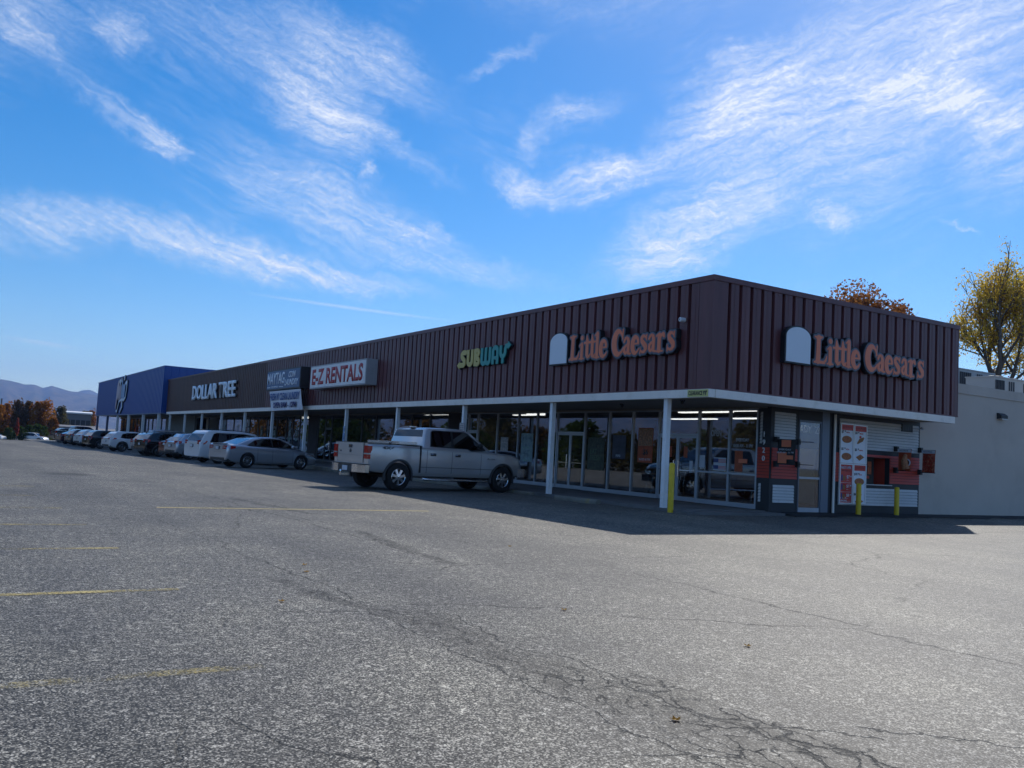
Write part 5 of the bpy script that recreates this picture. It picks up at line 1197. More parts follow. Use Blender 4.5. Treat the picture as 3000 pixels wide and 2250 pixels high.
    (px_, py_), th = place; h = R_(90)+R_(th); ox, oy = xr_, -(hw-.125)
    root.rotation_euler = (0, 0, h)
    root.location = (px_-(ox*math.cos(h)-oy*math.sin(h)), py_-(ox*math.sin(h)+oy*math.cos(h)), gz(px_)+.0 if sp.get('z') is None else sp['z'])
    return root
def truck_extra(root, side, sp):
    hw = sp['W']/2
    # tailgate with seams, handle, round badge
    b_ = MB(); b_.box(-.014, .0, -.73, .73, .80, 1.355); tg = b_.build('tailgate', sp['paint'], root)
    for y in (-.745, .745):
        b_ = MB(); b_.box(-.008, .004, y-.008, y+.008, .78, 1.35); b_.build('tailgate_seam', M['black'], root)
    b_ = MB(); b_.box(-.022, -.014, -.70, .70, .985, .99); b_.build('crease', M['flare'], tg)
    b_ = MB(); b_.box(-.03, -.014, -.09, .09, 1.20, 1.29); h_ = b_.build('handle_recess', M['black'], tg)
    b_ = MB(); b_.box(-.042, -.03, -.06, .07, 1.235, 1.275); b_.build('tailgate_handle', M['chrome'], h_)
    b_ = MB(); b_.lathe([(0, -.022), (.055, -.022), (.06, -.015)], 18, 'x', c=(0, 0, 1.11)); b_.build('badge', M['flare'], tg)
    me_ = text_mesh('F-150', h=.045, ext=.003, mat_=M['flare'], bold=.02); link('lettering', me_, tg, (-.016, .62, 1.07), (R_(90), 0, R_(-90)))
    b_ = MB(); b_.box(.0, 1.98, -.98, -.87, 1.352, 1.372); b_.box(.0, 1.98, .87, .98, 1.352, 1.372); b_.box(-.01, .06, -.9, .9, 1.352, 1.374); b_.build('bed_rail_cap', M['black'], root)
    # chrome step bumper
    for y0, y1 in ((-.98, -.40), (.40, .98)):
        b_ = MB(); s_ = 1 if y0 > 0 else -1
        pr_ = [(-.17, y0 if s_ > 0 else y1), (-.16, (y0+y1)/2), (-.06, y1 if s_ > 0 else y0), (.10, y1 if s_ > 0 else y0), (.10, y0 if s_ > 0 else y1)]
        b_.prism(pr_, 'z', .50, .72); b_.build('rear_bumper', M['chrome'], root)
    b_ = MB(); b_.box(-.165, .1, -.40, .40, .50, .70); b_.box(-.17, .12, -.97, .97, .72, .745); b_.build('bumper_step', M['flare'], root)
    b_ = MB(); b_.box(-.175, -.166, -.15, .15, .53, .67); b_.build('plate_recess', M['plate'], root)
    b_ = MB(); b_.box(-.32, -.05, -.035, .035, .38, .45); b_.tube([(-.30, 0, .45), (-.30, 0, .50)], .02, 8); b_.tube([(-.30, 0, .5), (-.30, 0, .55)], [.03, .022], 10); b_.build('tow_hitch', M['chrome'], root)
    # toolbox across the bed
    b_ = MB(); b_.box(1.30, 1.92, -.90, .90, 1.30, 1.40); tb = b_.build('toolbox', mat('tread_plate', (.62, .62, .60), .28, .85, var=.1, vscale=30), root)
    for y0, y1 in ((-.89, -.02), (.02, .89)):
        b_ = MB(); b_.box(1.28, 1.94, y0, y1, 1.40, 1.46); b_.build('toolbox_lid', M['rim'], tb)
    b_ = MB(); b_.box(1.26, 1.28, -.50, -.38, 1.33, 1.41); b_.build('latch', M['black'], tb)
    b_ = MB(); b_.box(1.265, 1.28, -.88, .88, 1.31, 1.39); b_.build('toolbox_side', M['rim'], tb)
    text('4X4', root, (.66, -(side(.8, 1.2)+.002), 1.20), 'A', M['flare'], 'lettering', h=.085, width=.42, bold=.03, ext=.004)
    me_ = text_mesh('F-150', h=.05, ext=.004, mat_=M['flare'], bold=.02, width=.30); link('lettering', me_, root, (4.62, -(side(4.7, 1.05)+.004), 1.03), ROT['A'])
    for q in (1, -1):
        b_ = MB(); b_.tube([(2.15, q*.97, .37), (2.3, q*1.02, .35), (4.5, q*1.02, .35), (4.65, q*.97, .37)], .038, 10); b_.build('running_board', M['chrome'], root, smooth=True)
        b_ = MB(); n_ = 8
        xs2 = [.0+.75*i/n_ for i in range(n_+1)]
        xs2 = [2.0+(4.85-2.0)*i/10 for i in range(11)]
        for a, c_ in zip(xs2, xs2[1:]): b_.quad((a, q*(side(a, .72)+.004), .712), (c_, q*(side(c_, .72)+.004), .712), (c_, q*(side(c_, .72)+.004), .728), (a, q*(side(a, .72)+.004), .728))
        b_.build('crease_line', M['flare'], root)
        b_ = MB(); b_.box(2.005, 2.06, q*(hw-.30) if q > 0 else -hw+.02, q*(hw-.02) if q > 0 else -(hw-.30), .55, 1.36); b_.build('bed_gap', M['black'], root)
    b_ = MB(); b_.box(5.95, 6.27, -.9, .9, .50, .78); b_.build('front_bumper', M['chrome'], root)
    b_ = MB(); b_.tube([(1.28, -.8, .4), (1.28, .8, .4)], .06, 8); b_.tube([(5.26, -.8, .4), (5.26, .8, .4)], .05, 8); b_.box(.3, 5.8, -.45, -.35, .45, .55); b_.box(.3, 5.8, .35, .45, .45, .55); b_.build('chassis', M['black'], root)
    b_ = MB(); b_.box(2.12, 2.4, -.14, .14, 1.925, 1.955); b_.build('brake_light_housing', M['chrome'], root)
truck = dict(name='pickup_truck', xmap=True, L=6.19, W=2.0, r=.405, tw=.27, xr=1.28, xf=5.26, gap=.10, paint=M['silver'], style='truck',
    top=[(0, 1.345), (2.05, 1.35), (4.5, 1.285), (5.6, 1.22), (5.95, 1.15), (6.1, 1.05), (6.19, .9)], bot=[(0, .58), (.3, .54), (.9, .50), (1.8, .44), (4.7, .44), (5.6, .50), (6.19, .56)],
    taper=[(0, .955), (.04, .975), (.2, .985), (.9, .99), (1.28, 1.01), (1.7, .985), (2.1, .975), (4.5, .975), (5.26, 1.0), (5.7, .96), (6.0, .90), (6.19, .80)], crown=.02,
    bed=(.06, 1.98, .80, .75), belt=1.32, sfr=[(0, .93), (.05, .965), (.14, .98), (.30, .992), (.5, 1.0), (.66, 1.0), (.80, .995), (.90, .99), (.96, .982), (1.0, .955)], cab=[(2.10, 1.30), (2.17, 1.62), (2.24, 1.86), (2.36, 1.925), (3.0, 1.945), (3.62, 1.935), (3.92, 1.88), (4.78, 1.29)], rear_i=[1], front_i=[6], tumble=.27, cabw=.962,
    dlo=[(2.38, 1.345), (2.44, 1.80), (2.52, 1.855), (3.72, 1.865), (3.86, 1.82), (4.50, 1.36), (4.52, 1.305), (3.95, 1.27), (3.80, 1.325)],
    wins=[[(2.42, 1.37), (2.48, 1.80), (2.54, 1.83), (3.18, 1.835), (3.18, 1.36)], [(3.27, 1.36), (3.27, 1.835), (3.70, 1.835), (3.82, 1.80), (4.36, 1.38), (3.96, 1.30), (3.82, 1.35)]],
    tail=(.19, .90, 1.28, .78), head=(5.93, .90, 1.10, .62), headmat=M['amber'], plate_z=.60, lower=False, seams=[2.28, 3.22, 4.36], handles=[(2.50, 1.12), (3.44, 1.12)], recess=True, mirror=(4.20, 1.42), mirmat=M['black'], flare=.065, extra=truck_extra)
car(truck, 'warm silver crew cab pickup truck with a silver toolbox in its bed', 'pickup truck', ((-8.17, -4.56), 8.0))
def sedan_extra(root, side, sp):
    b_ = MB(); b_.box(-.01, .12, -.72, .72, 1.075, 1.10); b_.build('boot_lip', sp['paint'], root)
    b_ = MB(); b_.box(-.02, -.005, -.35, .35, .70, .705); b_.build('boot_seam', M['black'], root)
sedan = dict(name='sedan', L=4.87, W=1.85, r=.335, xr=1.06, xf=3.91, paint=M['silver2'], style='ten', top=[(0, 1.00), (.10, 1.075), (.6, 1.07), (1.4, 1.02), (3.4, .97), (4.1, .88), (4.6, .74), (4.87, .56)], bot=[(0, .34), (.4, .24), (1, .20), (4, .19), (4.6, .22), (4.87, .30)],
    belt=1.0, cab=[(.42, 1.04), (1.25, 1.36), (1.75, 1.455), (2.3, 1.48), (2.75, 1.45), (3.1, 1.36), (3.95, .93)], rear_i=[0], front_i=[5], tumble=.42,
    dlo=[(1.02, 1.06), (1.42, 1.30), (1.85, 1.385), (2.4, 1.41), (2.8, 1.385), (3.58, 1.02), (3.5, .985), (1.15, 1.03)],
    wins=[[(1.12, 1.07), (1.44, 1.27), (1.66, 1.32), (1.66, 1.05)], [(1.70, 1.05), (1.70, 1.335), (2.28, 1.385), (2.30, 1.03)], [(2.36, 1.03), (2.36, 1.385), (2.78, 1.36), (3.40, 1.06), (3.36, 1.01)]],
    tail=(.42, .84, 1.00, .48), head=(4.1, .62, .80, .5), plate_z=.88, lowz=.44, seams=[1.55, 2.33, 3.42], handles=[(1.72, .93), (2.58, .91)], mirror=(3.35, 1.03), crown=.03, extra=sedan_extra)
car(sedan, 'cool silver four door sedan with ten spoke wheels', 'sedan', ((-25.61, -4.11), 13))
van = dict(name='minivan', L=5.08, W=1.965, r=.335, xr=1.10, xf=4.13, paint=M['pwhite'], style='five', top=[(0, 1.10), (.1, 1.13), (3.6, 1.05), (4.5, .92), (4.9, .78), (5.08, .60)], bot=[(0, .36), (.4, .27), (1, .23), (4.3, .23), (4.8, .26), (5.08, .34)],
    belt=1.09, cab=[(.04, 1.08), (.32, 1.56), (.50, 1.71), (.9, 1.755), (2.4, 1.76), (3.2, 1.68), (4.4, 1.0)], rear_i=[0], front_i=[5], tumble=.27, cabw=.94,
    dlo=[(.55, 1.12), (.78, 1.56), (.95, 1.63), (2.6, 1.64), (3.15, 1.56), (4.0, 1.12), (3.9, 1.08)],
    wins=[[(.62, 1.14), (.82, 1.55), (.97, 1.61), (1.66, 1.62), (1.66, 1.13)], [(1.70, 1.13), (1.70, 1.62), (2.6, 1.615), (2.62, 1.12)], [(2.68, 1.12), (2.68, 1.61), (3.12, 1.54), (3.8, 1.14)]],
    tail=(.42, .98, 1.20, .62), head=(4.3, .70, .88, .55), plate_z=.90, lowz=.40, lowmat=M['pwhite'], seams=[1.62, 2.65, 3.7], handles=[(1.8, .98), (2.85, .97)], mirror=(3.7, 1.15), rails=(.7, 2.9), crown=.02)
car(van, 'white minivan with black roof rails and wraparound red tail lamps', 'minivan', ((-32.72, -3.64), 13))
def suv(paint_, **k):
    d = dict(name='suv', L=4.5, W=1.82, r=.345, xr=.95, xf=3.60, paint=paint_, style='five', top=[(0, 1.05), (.12, 1.09), (3.0, 1.03), (4.0, .98), (4.3, .85), (4.5, .62)], bot=[(0, .42), (.4, .30), (1, .26), (3.8, .26), (4.2, .30), (4.5, .38)],
        belt=1.05, cab=[(.10, 1.03), (.42, 1.42), (.62, 1.56), (1.1, 1.62), (2.1, 1.63), (2.65, 1.56), (3.55, 1.0)], rear_i=[0], front_i=[5], tumble=.34,
        dlo=[(.85, 1.12), (1.0, 1.42), (1.4, 1.52), (2.2, 1.54), (2.6, 1.48), (3.3, 1.06), (1.2, 1.06)],
        wins=[[(.95, 1.16), (1.05, 1.40), (1.32, 1.48), (1.32, 1.10)], [(1.36, 1.09), (1.36, 1.49), (2.0, 1.52), (2.0, 1.08)], [(2.06, 1.08), (2.06, 1.52), (2.55, 1.46), (3.15, 1.08)]],
        tail=(.34, .92, 1.12, .55), head=(3.95, .70, .88, .5), plate_z=.80, lowz=.55, sillh=.12, seams=[1.34, 2.03, 3.0], handles=[(1.5, .98), (2.3, .96)], mirror=(2.95, 1.10), flare=.05, crown=.025)
    d.update(k); return d
car(suv(M['silver2'], L=4.33, W=1.79, xr=.85, xf=3.46, cab=[(.02, 1.0), (.46, 1.36), (.62, 1.54), (1.2, 1.60), (1.9, 1.605), (2.4, 1.54), (3.35, .98)], dlo=[(1.05, 1.22), (1.3, 1.46), (1.9, 1.51), (2.4, 1.46), (3.1, 1.04), (1.2, 1.08)], wins=[[(1.25, 1.14), (1.35, 1.44), (1.85, 1.49), (1.85, 1.09)], [(1.9, 1.09), (1.9, 1.49), (2.36, 1.44), (2.95, 1.06)]], top=[(0, 1.0), (.12, 1.06), (2.9, 1.02), (3.8, .96), (4.15, .84), (4.33, .6)], flare=.06), 'pale silver compact crossover beside the white minivan', 'suv', ((-40.17, -3.53), 13), 'crossovers parked nose in along the shops')
car(dict(sedan, name='hatchback', paint=M['pred'], L=4.3, xr=.8, xf=3.4, top=[(0, 1.0), (.1, 1.05), (3.0, .98), (3.9, .84), (4.3, .56)], bot=[(0, .32), (.4, .22), (3.9, .2), (4.3, .3)], cab=[(.25, 1.02), (.7, 1.34), (1.2, 1.44), (2.0, 1.45), (2.4, 1.38), (3.3, .95)], rear_i=[0], front_i=[4], dlo=[(.9, 1.06), (1.2, 1.32), (2.1, 1.37), (2.4, 1.32), (3.0, 1.0)], wins=[[(1.0, 1.07), (1.25, 1.30), (1.75, 1.34), (1.75, 1.04)], [(1.8, 1.04), (1.8, 1.34), (2.3, 1.32), (2.85, 1.02)]], style='five', extra=lambda *a: None, seams=[1.3, 1.8, 2.8], handles=[(1.4, .92)], mirror=(2.8, 1.02)), 'red hatchback mostly hidden behind the pale silver crossover', 'hatchback', ((-43.8, -3.2), 13))
car(suv(M['pblack'], L=4.75, W=1.9, rails=(.6, 2.5)), 'black crossover between the red hatchback and the blue-silver crossover', 'suv', ((-47.0, -4.0), 13), 'crossovers parked nose in along the shops')
car(suv(M['silver2'], L=4.48, rails=(.6, 2.5), tail=(.30, .88, 1.08, .45), lowmat=M['flare'], lowz=.62, railmat=M['pblack']), 'blue-silver crossover with grey plastic arches and dark hooked tail lamps', 'suv', ((-49.89, -3.82), 13), 'crossovers parked nose in along the shops')
car(suv(M['silver'], L=4.9, W=1.95, top=[(0, 1.12), (.12, 1.16), (3.0, 1.12), (4.4, 1.02), (4.7, .9), (4.9, .65)], belt=1.12, cab=[(.05, 1.1), (.3, 1.6), (.5, 1.80), (1.1, 1.86), (2.4, 1.86), (2.9, 1.78), (3.7, 1.1)], xf=3.8, rails=(.5, 2.6), railmat=M['rim'], dlo=[(.6, 1.2), (.75, 1.68), (2.4, 1.76), (2.85, 1.7), (3.5, 1.14)], wins=[[(.7, 1.22), (.82, 1.66), (1.6, 1.72), (1.6, 1.2)], [(1.66, 1.2), (1.66, 1.72), (2.4, 1.74), (2.8, 1.68), (3.35, 1.18)]]), 'tall silver crossover with bright roof rails, only its roof showing', 'suv', ((-57.5, -1.8), 13), 'crossovers parked nose in along the shops')
car(suv(M['pwhite'], L=4.65, W=1.85, xr=1.0, xf=3.72, top=[(0, 1.05), (.12, 1.10), (3.0, 1.06), (4.1, 1.0), (4.45, .85), (4.65, .62)], lowmat=M['black'], style='twin', tail=(.52, .95, 1.10, .5), flare=.05, flaremat=M['black'], r=.37), 'white crossover with black lower cladding and slim tail lamps', 'suv', ((-61.2, -4.14), 13), 'crossovers parked nose in along the shops')
car(suv(M['pblack'], L=4.6, W=1.88, lowmat=M['chrome'], lowz=.5, tail=(.2, .78, 1.12, .62)), 'black crossover with bright bumper trim, squeezed between two white crossovers', 'suv', ((-70.0, -4.6), 13), 'crossovers parked nose in along the shops')
car(suv(M['pwhite'], L=4.7, W=1.88, top=[(0, 1.1), (.12, 1.14), (3.2, 1.08), (4.2, 1.0), (4.5, .86), (4.7, .62)], tail=(.4, .96, 1.08, .5)), 'white crossover with very slim dark tail lamps, parked under the blue fascia', 'suv', ((-75.77, -4.71), 13), 'crossovers parked nose in along the shops')
car(suv(M['pgray'], L=4.5, W=1.86), 'dark grey crossover left of the slim-lamped white one', 'suv', ((-80.6, -5.0), 13), 'crossovers parked nose in along the shops')
car(dict(sedan, paint=M['pmaroon'], style='five'), 'dark maroon sedan low between the grey crossover and grey pickup', 'sedan', ((-86.5, -5.2), 13))
t2 = dict(truck); t2.update(paint=M['pgray'], headmat=M['lens'], extra=lambda root, side, sp: (MB_bumper(root)), L=5.9, xf=4.95, top=[(0, 1.345), (2.05, 1.35), (4.3, 1.29), (5.3, 1.22), (5.7, 1.12), (5.9, .9)], bot=[(0, .58), (.9, .50), (4.5, .46), (5.9, .56)], taper=[(0, .955), (.2, .985), (1.28, 1.01), (2.1, .975), (4.5, .975), (5.0, 1.0), (5.6, .92), (5.9, .80)])
def MB_bumper(root):
    b_ = MB(); b_.box(-.17, .1, -.97, .97, .50, .74); b_.build('rear_bumper', M['chrome'], root)
car(t2, 'dark grey crew cab pickup near the far end of the row', 'pickup truck', ((-95.59, -4.86), 13))
car(suv(M['pgray'], L=4.9, W=1.9), 'dark crossover last in the row behind the grey pickup', 'suv', ((-101.5, -4.4), 13), 'crossovers parked nose in along the shops')
# cars on the lower street beyond the lot
car(suv(M['pwhite'], z=-1.5), 'white crossover facing the lot on the street beyond it', 'suv', ((-158.5, -5.0), -37))
car(dict(sedan, paint=M['pwhite'], z=-1.5, style='five'), 'white sedan at the left edge on the street beyond the lot', 'sedan', ((-159, -11.6), -37))
# traffic on the street across the lot, seen mirrored in the shop glass
car(dict(sedan, paint=M['pwhite'], style='five'), 'white sedan parked across the lot and mirrored in the glass', 'sedan', ((-52, -46), 75))
0 and car(suv(M['pred']), 'red crossover parked across the lot and mirrored in the glass', 'suv', ((-38, -40), 80))
0 and car(suv(M['silver2']), 'silver crossover parked across the lot and mirrored in the glass', 'suv', ((-28, -36), 60))
# ------------------------------------------------------------------ trees
def leaf_quads(pts, size, rnd, flat=.0):
    vs = []; fs = []
    for p in pts:
        n = Vector((rnd.gauss(0, 1), rnd.gauss(0, 1), rnd.gauss(0, 1))).normalized(); t = n.orthogonal().normalized(); t.rotate(Matrix.Rotation(rnd.random()*6.3, 3, n)); c = n.cross(t)
        s = size*rnd.uniform(.6, 1.35); k = len(vs)
        vs += [p-t*s*.5, p+c*s*.32+n*s*.1, p+t*s*.6, p-c*s*.32+n*s*.08]; fs.append((k, k+1, k+2, k+3))
    return vs, fs
def branching(h, seed, trunk_r, levels=5, spread=.55, fork=.35, up_=.35, first=.28, nchild=3, lenk=.72):
    rnd = random.Random(seed); segs = []; tips = []
    def grow(p, d, L, r, lev):
        pts = [p]; q = p; dd = d.copy(); n = 4
        for i in range(n):
            dd = (dd+Vector((rnd.gauss(0, .09), rnd.gauss(0, .09), rnd.gauss(0, .05)+up_*.05))).normalized(); q = q+dd*L/n; pts.append(q)
        segs.append((pts, [r*(1-.42*i/n) for i in range(n+1)], lev))
        if lev >= levels:
            tips.extend([(pts[j], lev) for j in range(1, n+1)]); return
        if lev >= levels-1: tips.extend([(pts[j], lev) for j in range(1, n+1)])
        elif lev >= levels-2: tips.extend([(pts[j], lev) for j in range(2, n+1)])
        k = nchild if lev > 0 else nchild
        for i in range(k):
            a = rnd.random()*6.283; dev = spread*rnd.uniform(.6, 1.3)
            o = dd.orthogonal().normalized(); o.rotate(Matrix.Rotation(a+i*2.1, 3, dd)); nd = (dd*math.cos(dev)+o*math.sin(dev)); nd.z += up_*.35; nd.normalize()
            at = pts[-1] if (i == 0 or lev == 0) else pts[rnd.choice([2, 3, 4])]
            grow(at, nd if i else (dd*.9+nd*.3).normalized(), L*lenk*rnd.uniform(.8, 1.15), r*.56 if i else r*.64, lev+1)
    grow(Vector((0, 0, 0)), Vector((0, 0, 1)), h*first, trunk_r, 0)
    return segs, tips
def branch_tree(name, h, seed, r, leafm, label, loc, nleaf, lsize, group=None, scat=.35, cat='tree', bound=None, bark=None, **k):
    segs, tips = branching(h, seed, r, **k); rnd = random.Random(seed+1)
    root = empty(name, loc, rnd.random()*0, label, cat, group)
    zmax = max(p.z for p, _ in tips); sc = h/zmax
    if bound: segs = [s_ for s_ in segs if (s_[0][-1].x*bound[0]+s_[0][-1].y*bound[1])*sc > bound[2]]
    b_ = MB()
    for pts, rs, lev in segs: b_.tube([p*sc for p in pts], [max(q, .012) for q in rs], 8 if lev < 2 else 5 if lev < 4 else 3, cap=False)
    b_.build('trunk', bark or M['bark'], root, smooth=True)
    pts = []
    for i in range(nleaf):
        p, _ = rnd.choice(tips); p = p*sc
        if bound and p.x*bound[0]+p.y*bound[1] < bound[2]+rnd.random()*.8: continue
        pts.append(p+Vector((rnd.gauss(0, scat), rnd.gauss(0, scat), rnd.gauss(0, scat*.8))))
    if pts:
        v, f = leaf_quads(pts, lsize, rnd); me = bpy.data.meshes.new('crown'); me.from_pydata(v, [], f); me.materials.append(leafm); tag(link('crown', me, root), kind='stuff')
    return root
M['bark'] = mat('bark', (.10, .085, .07), .9, var=.3, vscale=5, bump=.3, bscale=30)
M['lfyel'] = leafmat('yellow_leaves', [(.34, .21, .03), (.55, .38, .05), (.72, .54, .10), (.36, .32, .06)], .5)
M['lfora'] = leafmat('orange_leaves', [(.08, .03, .010), (.22, .08, .015), (.40, .17, .02), (.16, .10, .02)], .45)
M['lfred'] = leafmat('red_leaves', [(.22, .03, .02), (.34, .07, .04), (.40, .16, .08)], .8)
M['lfgrn'] = leafmat('green_leaves', [(.02, .04, .012), (.05, .08, .02), (.10, .12, .03)], .6)
M['lfolv'] = leafmat('olive_leaves', [(.05, .05, .02), (.09, .08, .03), (.14, .11, .05)], .4)
M['lfbrn'] = leafmat('rust_leaves', [(.12, .045, .018), (.24, .10, .03), (.36, .17, .05)], .5)
def azpos(az, d, z=0): return (16.171+d*math.sin(R_(az)), -15.852+d*math.cos(R_(az)), z)
POP = branch_tree('poplar_tree', 20.2, 12, .38, M['lfyel'], 'tall forked tree with thinning yellow leaves beyond the block wall', azpos(-28.95, 72, -.5), 21000, .20, levels=5, spread=.58, first=.18, nchild=4, lenk=.71, scat=.36, up_=.42, bound=(.874, .486, -4.75))
POP.scale = (.86, .86, .955)
branch_tree('maple_tree', 10.5, 31, .16, M['lfred'], 'small red-leaved tree low behind the yellow tree', azpos(-30.3, 84, -.5), 3800, .22, levels=4, spread=.6, nchild=4, scat=.5)
branch_tree('bare_tree', 16.2, 5, .07, M['lfbrn'], 'thin nearly bare treetop rising behind the drive-through fascia', azpos(-33.55, 78, -.5), 60, .2, levels=4, spread=.26, first=.5, nchild=3, scat=.1, up_=.6)
branch_tree('bare_tree', 8.6, 9, .09, M['lfbrn'], 'low bare twiggy tree just right of the fascia end', azpos(-31.6, 82, -.5), 50, .2, levels=4, spread=.5, nchild=4, scat=.1)
branch_tree('small_tree', 9.5, 17, .12, M['lfyel'], 'yellow-green young tree at the right edge beyond the parapet', azpos(-28.0, 80, -.5), 4200, .22, levels=4, spread=.6, nchild=4, scat=.5)
def clump_tree(name, loc, h, rx, leafm, label, seed, n=2600, ls=.35, group=None, trunk_h=.3, cat='tree', lobes=9, rnd_top=False):
    rnd = random.Random(seed); root = empty(name, loc, 0, label, cat, group)
    b_ = MB(); b_.tube([(0, 0, -.2), (.05, 0, h*.35), (.0, .05, h*.75)], [.05*rx+.05, .035*rx+.03, .02], 7)
    for k in range(5):
        a = k*1.3+rnd.random(); b_.tube([(0, 0, h*(.3+.06*k)), (math.cos(a)*rx*.6, math.sin(a)*rx*.6, h*(.55+.06*k))], [.025*rx+.01, .01], 5)
    b_.build('trunk', M['bark'], root)
    L_ = []
    for k in range(lobes):
        t = (k+.5)/lobes; a = k*2.4+rnd.random()*.8; z = h*(trunk_h+(1-trunk_h)*(.12+.72*t)); w = 1-.45*t**3 if rnd_top else math.sin(math.pi*min(1, .22+.78*t)**.9)
        rr = rx*.50*w; L_.append((Vector((math.cos(a)*rr, math.sin(a)*rr, z)), rx*rnd.uniform(.42, .62)*(.6+.4*w), h*(1-trunk_h)*.22*rnd.uniform(.8, 1.2)))
    L_.append((Vector((0, 0, h*.9)), rx*.34, h*.1))
    pts = []
    for i in range(n):
        c, r1, rz = rnd.choice(L_); d = Vector((rnd.gauss(0, 1), rnd.gauss(0, 1), rnd.gauss(0, 1))).normalized()*(rnd.random()**.38)
        pts.append(c+Vector((d.x*r1, d.y*r1, d.z*rz*1.15)))
    v, f = leaf_quads(pts, ls, rnd); me = bpy.data.meshes.new('crown'); me.from_pydata(v, [], f); me.materials.append(leafm); tag(link('crown', me, root), kind='stuff')
    return root
clump_tree('oak_tree', azpos(-36.9, 74, -.5), 15.4, 5.4, M['lfbrn'], 'rust-brown oak crown rising behind the end fascia', 3, 40000, .24, lobes=16, rnd_top=True)
clump_tree('oak_tree', azpos(-34.75, 77, -.5), 14.9, 2.8, M['lfbrn'], 'smaller rust-brown oak crown right of the broader one', 4, 15000, .25, lobes=11, rnd_top=True)
ta = lambda u: -87.9+.0172*u
for i, (u, d, zt_, rx, m_, nm, lab, ls) in enumerate([
    (4, 186, 5.2, 1.9, 'lfora', 'pear_tree', 'orange and green pear tree cut by the left edge of the picture', .34), (26, 192, 5.6, 2.0, 'lfora', 'pear_tree', 'rounded orange pear tree left of the dark upright pair', .34),
    (57, 188, 6.3, 1.35, 'lfdk', 'pear_tree', 'narrow dark bronze pear tree behind the red sapling', .32), (86, 188, 6.2, 1.35, 'lfdk', 'pear_tree', 'narrow dark bronze pear tree right of its twin', .32),
    (113, 187, 6.2, 1.7, 'lfora', 'pear_tree', 'broad orange pear tree, taller left half of the big pair', .34), (138, 188, 6.5, 2.2, 'lfora', 'pear_tree', 'broadest bright orange pear tree of the row', .34), (163, 180, 3.4, 1.2, 'lfora', 'pear_tree', 'low orange tree at the right end of the pear row', .3),
    (182, 235, 6.6, 2.2, 'lfolv', 'olive_tree', 'pale olive green tree right of the pear row', .4), (210, 290, 5.8, 2.6, 'lfolv', 'olive_tree', 'hazy olive tree above the long white roof', .5), (232, 300, 6.0, 3.0, 'lfbrn', 'brown_tree', 'hazy brown tree above the white roof', .5), (256, 290, 6.9, 2.6, 'lfolv', 'olive_tree', 'hazy olive tree left of the blue store corner', .5), (275, 300, 7.3, 2.4, 'lfbrn', 'brown_tree', 'twiggy brown tree touching the blue store corner', .45)]):
    if 'lfdk' not in M: M['lfdk'] = leafmat('dark_bronze_leaves', [(.03, .028, .018), (.08, .05, .02), (.18, .09, .03), (.05, .055, .03)], .7)
    zb_ = -1.6; zt_ -= .45; clump_tree(nm, azpos(ta(u), d, zb_), zt_-zb_, rx, M[m_], lab, 40+i, 2600, ls, 'trees beyond the parking lot', trunk_h=.06, rnd_top=True)
for i, (u, d, h, rx, m_) in enumerate([(38, 176, 2.3, 1.7, 'lfgrn'), (70, 175, 2.6, 1.7, 'lfgrn'), (97, 176, 3.0, 1.6, 'lfgrn'), (120, 177, 3.2, 1.8, 'lfgrn'), (141, 178, 2.9, 1.5, 'lfgrn'), (165, 180, 2.5, 1.6, 'lfolv')]):
    clump_tree('shrub', azpos(ta(u), d, -1.6), h, rx, M[m_], ['low green shrub left of the red sapling', 'green shrub just right of the red sapling', 'green shrub behind the white crossover on the street', 'tall green shrub right of the white street crossover', 'green shrub behind the last dark crossover', 'olive shrub behind the grey pickup'][i], 70+i, 1100, .3, 'shrubs along the street beyond the lot', trunk_h=0, cat='shrub', lobes=6)
clump_tree('sapling', azpos(ta(61), 168, -1.6), 3.9, .32, M['lfred'], 'slender red-leaved sapling on a pale stem at the lot edge', 91, 900, .26, trunk_h=.35, cat='sapling', lobes=7)
# trees the shop glass mirrors, beyond the frame
for i in range(26):
    a = -101-3.4*i; rnd = random.Random(i); d = rnd.uniform(88, 120); x, y = -5+d*math.sin(R_(a)), 3.5+d*math.cos(R_(a))
    if i < 3: src = clump_tree('street_tree', (x, y, -1.2), rnd.uniform(5.6, 7.6), 5.4, [M['lfdk'], M['lfgrn'], M['lfolv']][i], ['broad dark bronze tree on the far side of the lot', 'broad green tree on the far side of the lot', 'broad olive tree on the far side of the lot'][i], 120+i, 2600, .55, 'autumn trees on the far side of the lot', trunk_h=.1, lobes=11); SR = (SR if i else [])+[src]
    else:
        c = copy_tree(SR[i % 3]); c['label'] = ['broad dark bronze tree on the far side of the lot', 'broad green tree on the far side of the lot', 'broad olive tree on the far side of the lot'][i % 3]; c.location = (x, y, -1.2); c.rotation_euler.z = rnd.random()*6; s_ = rnd.uniform(.75, 1.15); c.scale = (s_*1.2, s_*1.2, s_)
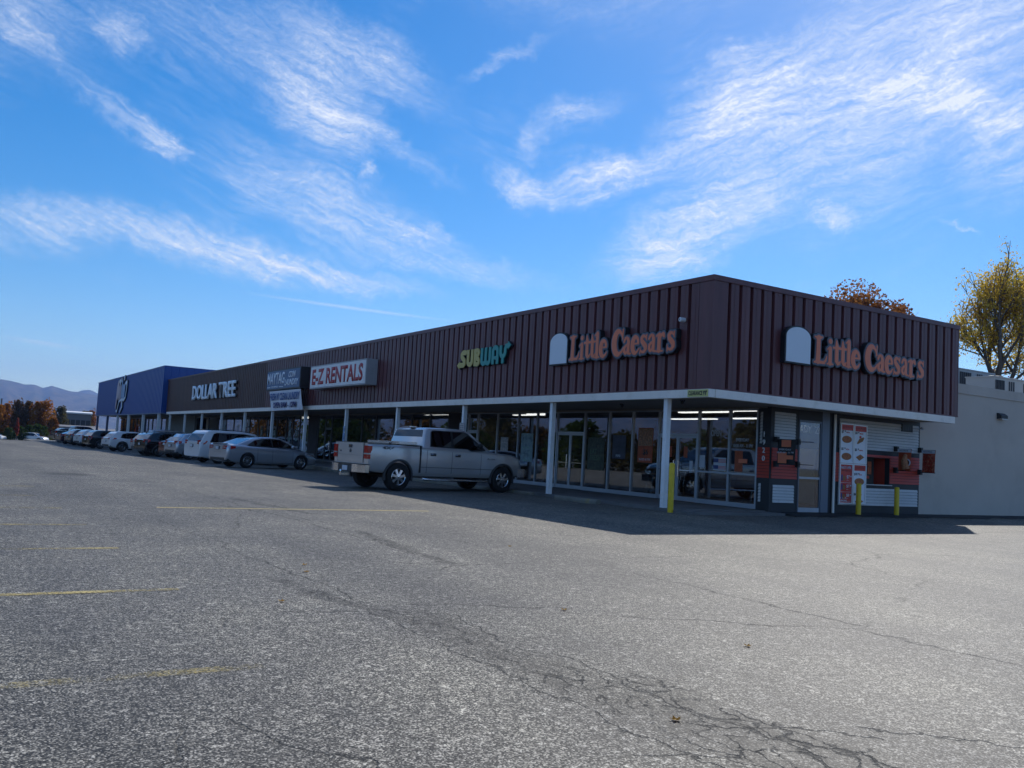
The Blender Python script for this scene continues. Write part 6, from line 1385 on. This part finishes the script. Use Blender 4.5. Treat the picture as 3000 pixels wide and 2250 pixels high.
# far buildings behind the blue store corner
def shed(az0, az1, d, z0, z1, mw, mr, label, name='far_building', wins=0):
    p, q = Vector(azpos(az0, d)), Vector(azpos(az1, d)); L = (q-p).length; rz = math.atan2(q.y-p.y, q.x-p.x)
    r = empty(name, (p.x, p.y, z0), rz, label, 'building'); h = z1-z0
    b_ = MB(); b_.box(0, L, 0, 14, -1, h-.5); b_.build('wall', mw, r)
    b_ = MB(); b_.prism([(-.4, h-.55), (14.4, h-.55), (14.4, h-.2), (7, h+.2), (-.4, h-.2)], 'x', -.3, L+.3); b_.build('roof', mr, r)
    for i in range(wins): b_ = MB(); x = L*(i+.5)/wins; b_.box(x-.5, x+.5, -.03, .02, h*.35, h*.7); b_.build('window', M['black'], r)
    return r
wr = mat('white_roof', (.7, .7, .7), .5); gw = mat('grey_shed', (.14, .14, .15), .8)
shed(ta(184), ta(276), 262, -1.6, 5.6, gw, wr, 'long grey building with a bright white roof beyond the trees', wins=6)
shed(ta(150), ta(300), 215, -1.6, 1.7, mat('dim_wall', (.09, .09, .085), .9), mat('dark_roof', (.12, .12, .13), .8), 'low dark-roofed shed behind the grey pickup')
shed(ta(278), ta(352), 200, -1.6, 1.3, mat('cream_wall', (.30, .28, .25), .8), gw, 'low cream building seen between the blue store posts', wins=9)
b_ = MB(); p, q = Vector(azpos(ta(-15), 205)), Vector(azpos(ta(132), 200)); b_.box(0, (q-p).length, 0, .4, 0, 2.35)
o = b_.build('retaining_wall', mat('white_wall', (.62, .61, .58), .8, var=.12), None, loc=(p.x, p.y, -1.6), rot=(0, 0, math.atan2(q.y-p.y, q.x-p.x))); tag(o, 'long whitish wall behind the shrubs at the left edge', 'wall')
b_ = MB(); p = azpos(ta(10), 190); b_.tube([(0, 0, -.2), (0, 0, 7.6)], [.14, .10], 8); b_.box(-.25, .25, -.1, .1, 6.9, 7.5); o = b_.build('utility_pole', M['bark'], loc=(p[0], p[1], -1.6)); tag(o, 'dark utility pole topping the left orange tree', 'pole')
# litter: fallen leaves on the asphalt
lm = leafmat('fallen_leaf', [(.30, .16, .04), (.45, .30, .10)], 5)
for i, (x, y) in enumerate([(6.9, -12.55), (7.4, -12.7), (8.95, -13.45), (9.9, -11.3), (11.5, -10.8), (5.5, -9.1), (12.7, -12.6)]):
    rnd = random.Random(i); b_ = MB(); a = rnd.random()*6; pts_ = [(.035*math.cos(a+t)*(1 if k % 2 else .55), .035*math.sin(a+t)*(1 if k % 2 else .55), .006+.012*(k % 2)) for k, t in enumerate([j*math.pi/5 for j in range(10)])]
    b_.add(pts_+[(0, 0, .004)], [(10, k, (k+1) % 10) for k in range(10)]); o = b_.build('fallen_leaf', lm, loc=(x, y, .002)); tag(o, 'small curled dry leaf lying on the open asphalt', 'leaf', 'dry leaves scattered on the asphalt')
# ------------------------------------------------------------------ haze
if HAZE > 0:
    b_ = MB(); b_.box(-9700, 9700, -9700, 9700, -6, 560); hz = b_.build('haze', [bpy.data.materials.new('haze')])
    m = hz.data.materials[0]; m.use_nodes = True; nt = m.node_tree; nt.nodes.clear(); b = NB(nt)
    pv = b.n('ShaderNodeVolumePrincipled'); pv.inputs['Color'].default_value = (.28, .50, 1, 1); pv.inputs['Density'].default_value = HAZE; pv.inputs['Anisotropy'].default_value = .2
    o = b.n('ShaderNodeOutputMaterial'); b.l(pv.outputs[0], o.inputs['Volume']); tag(hz, kind='stuff')
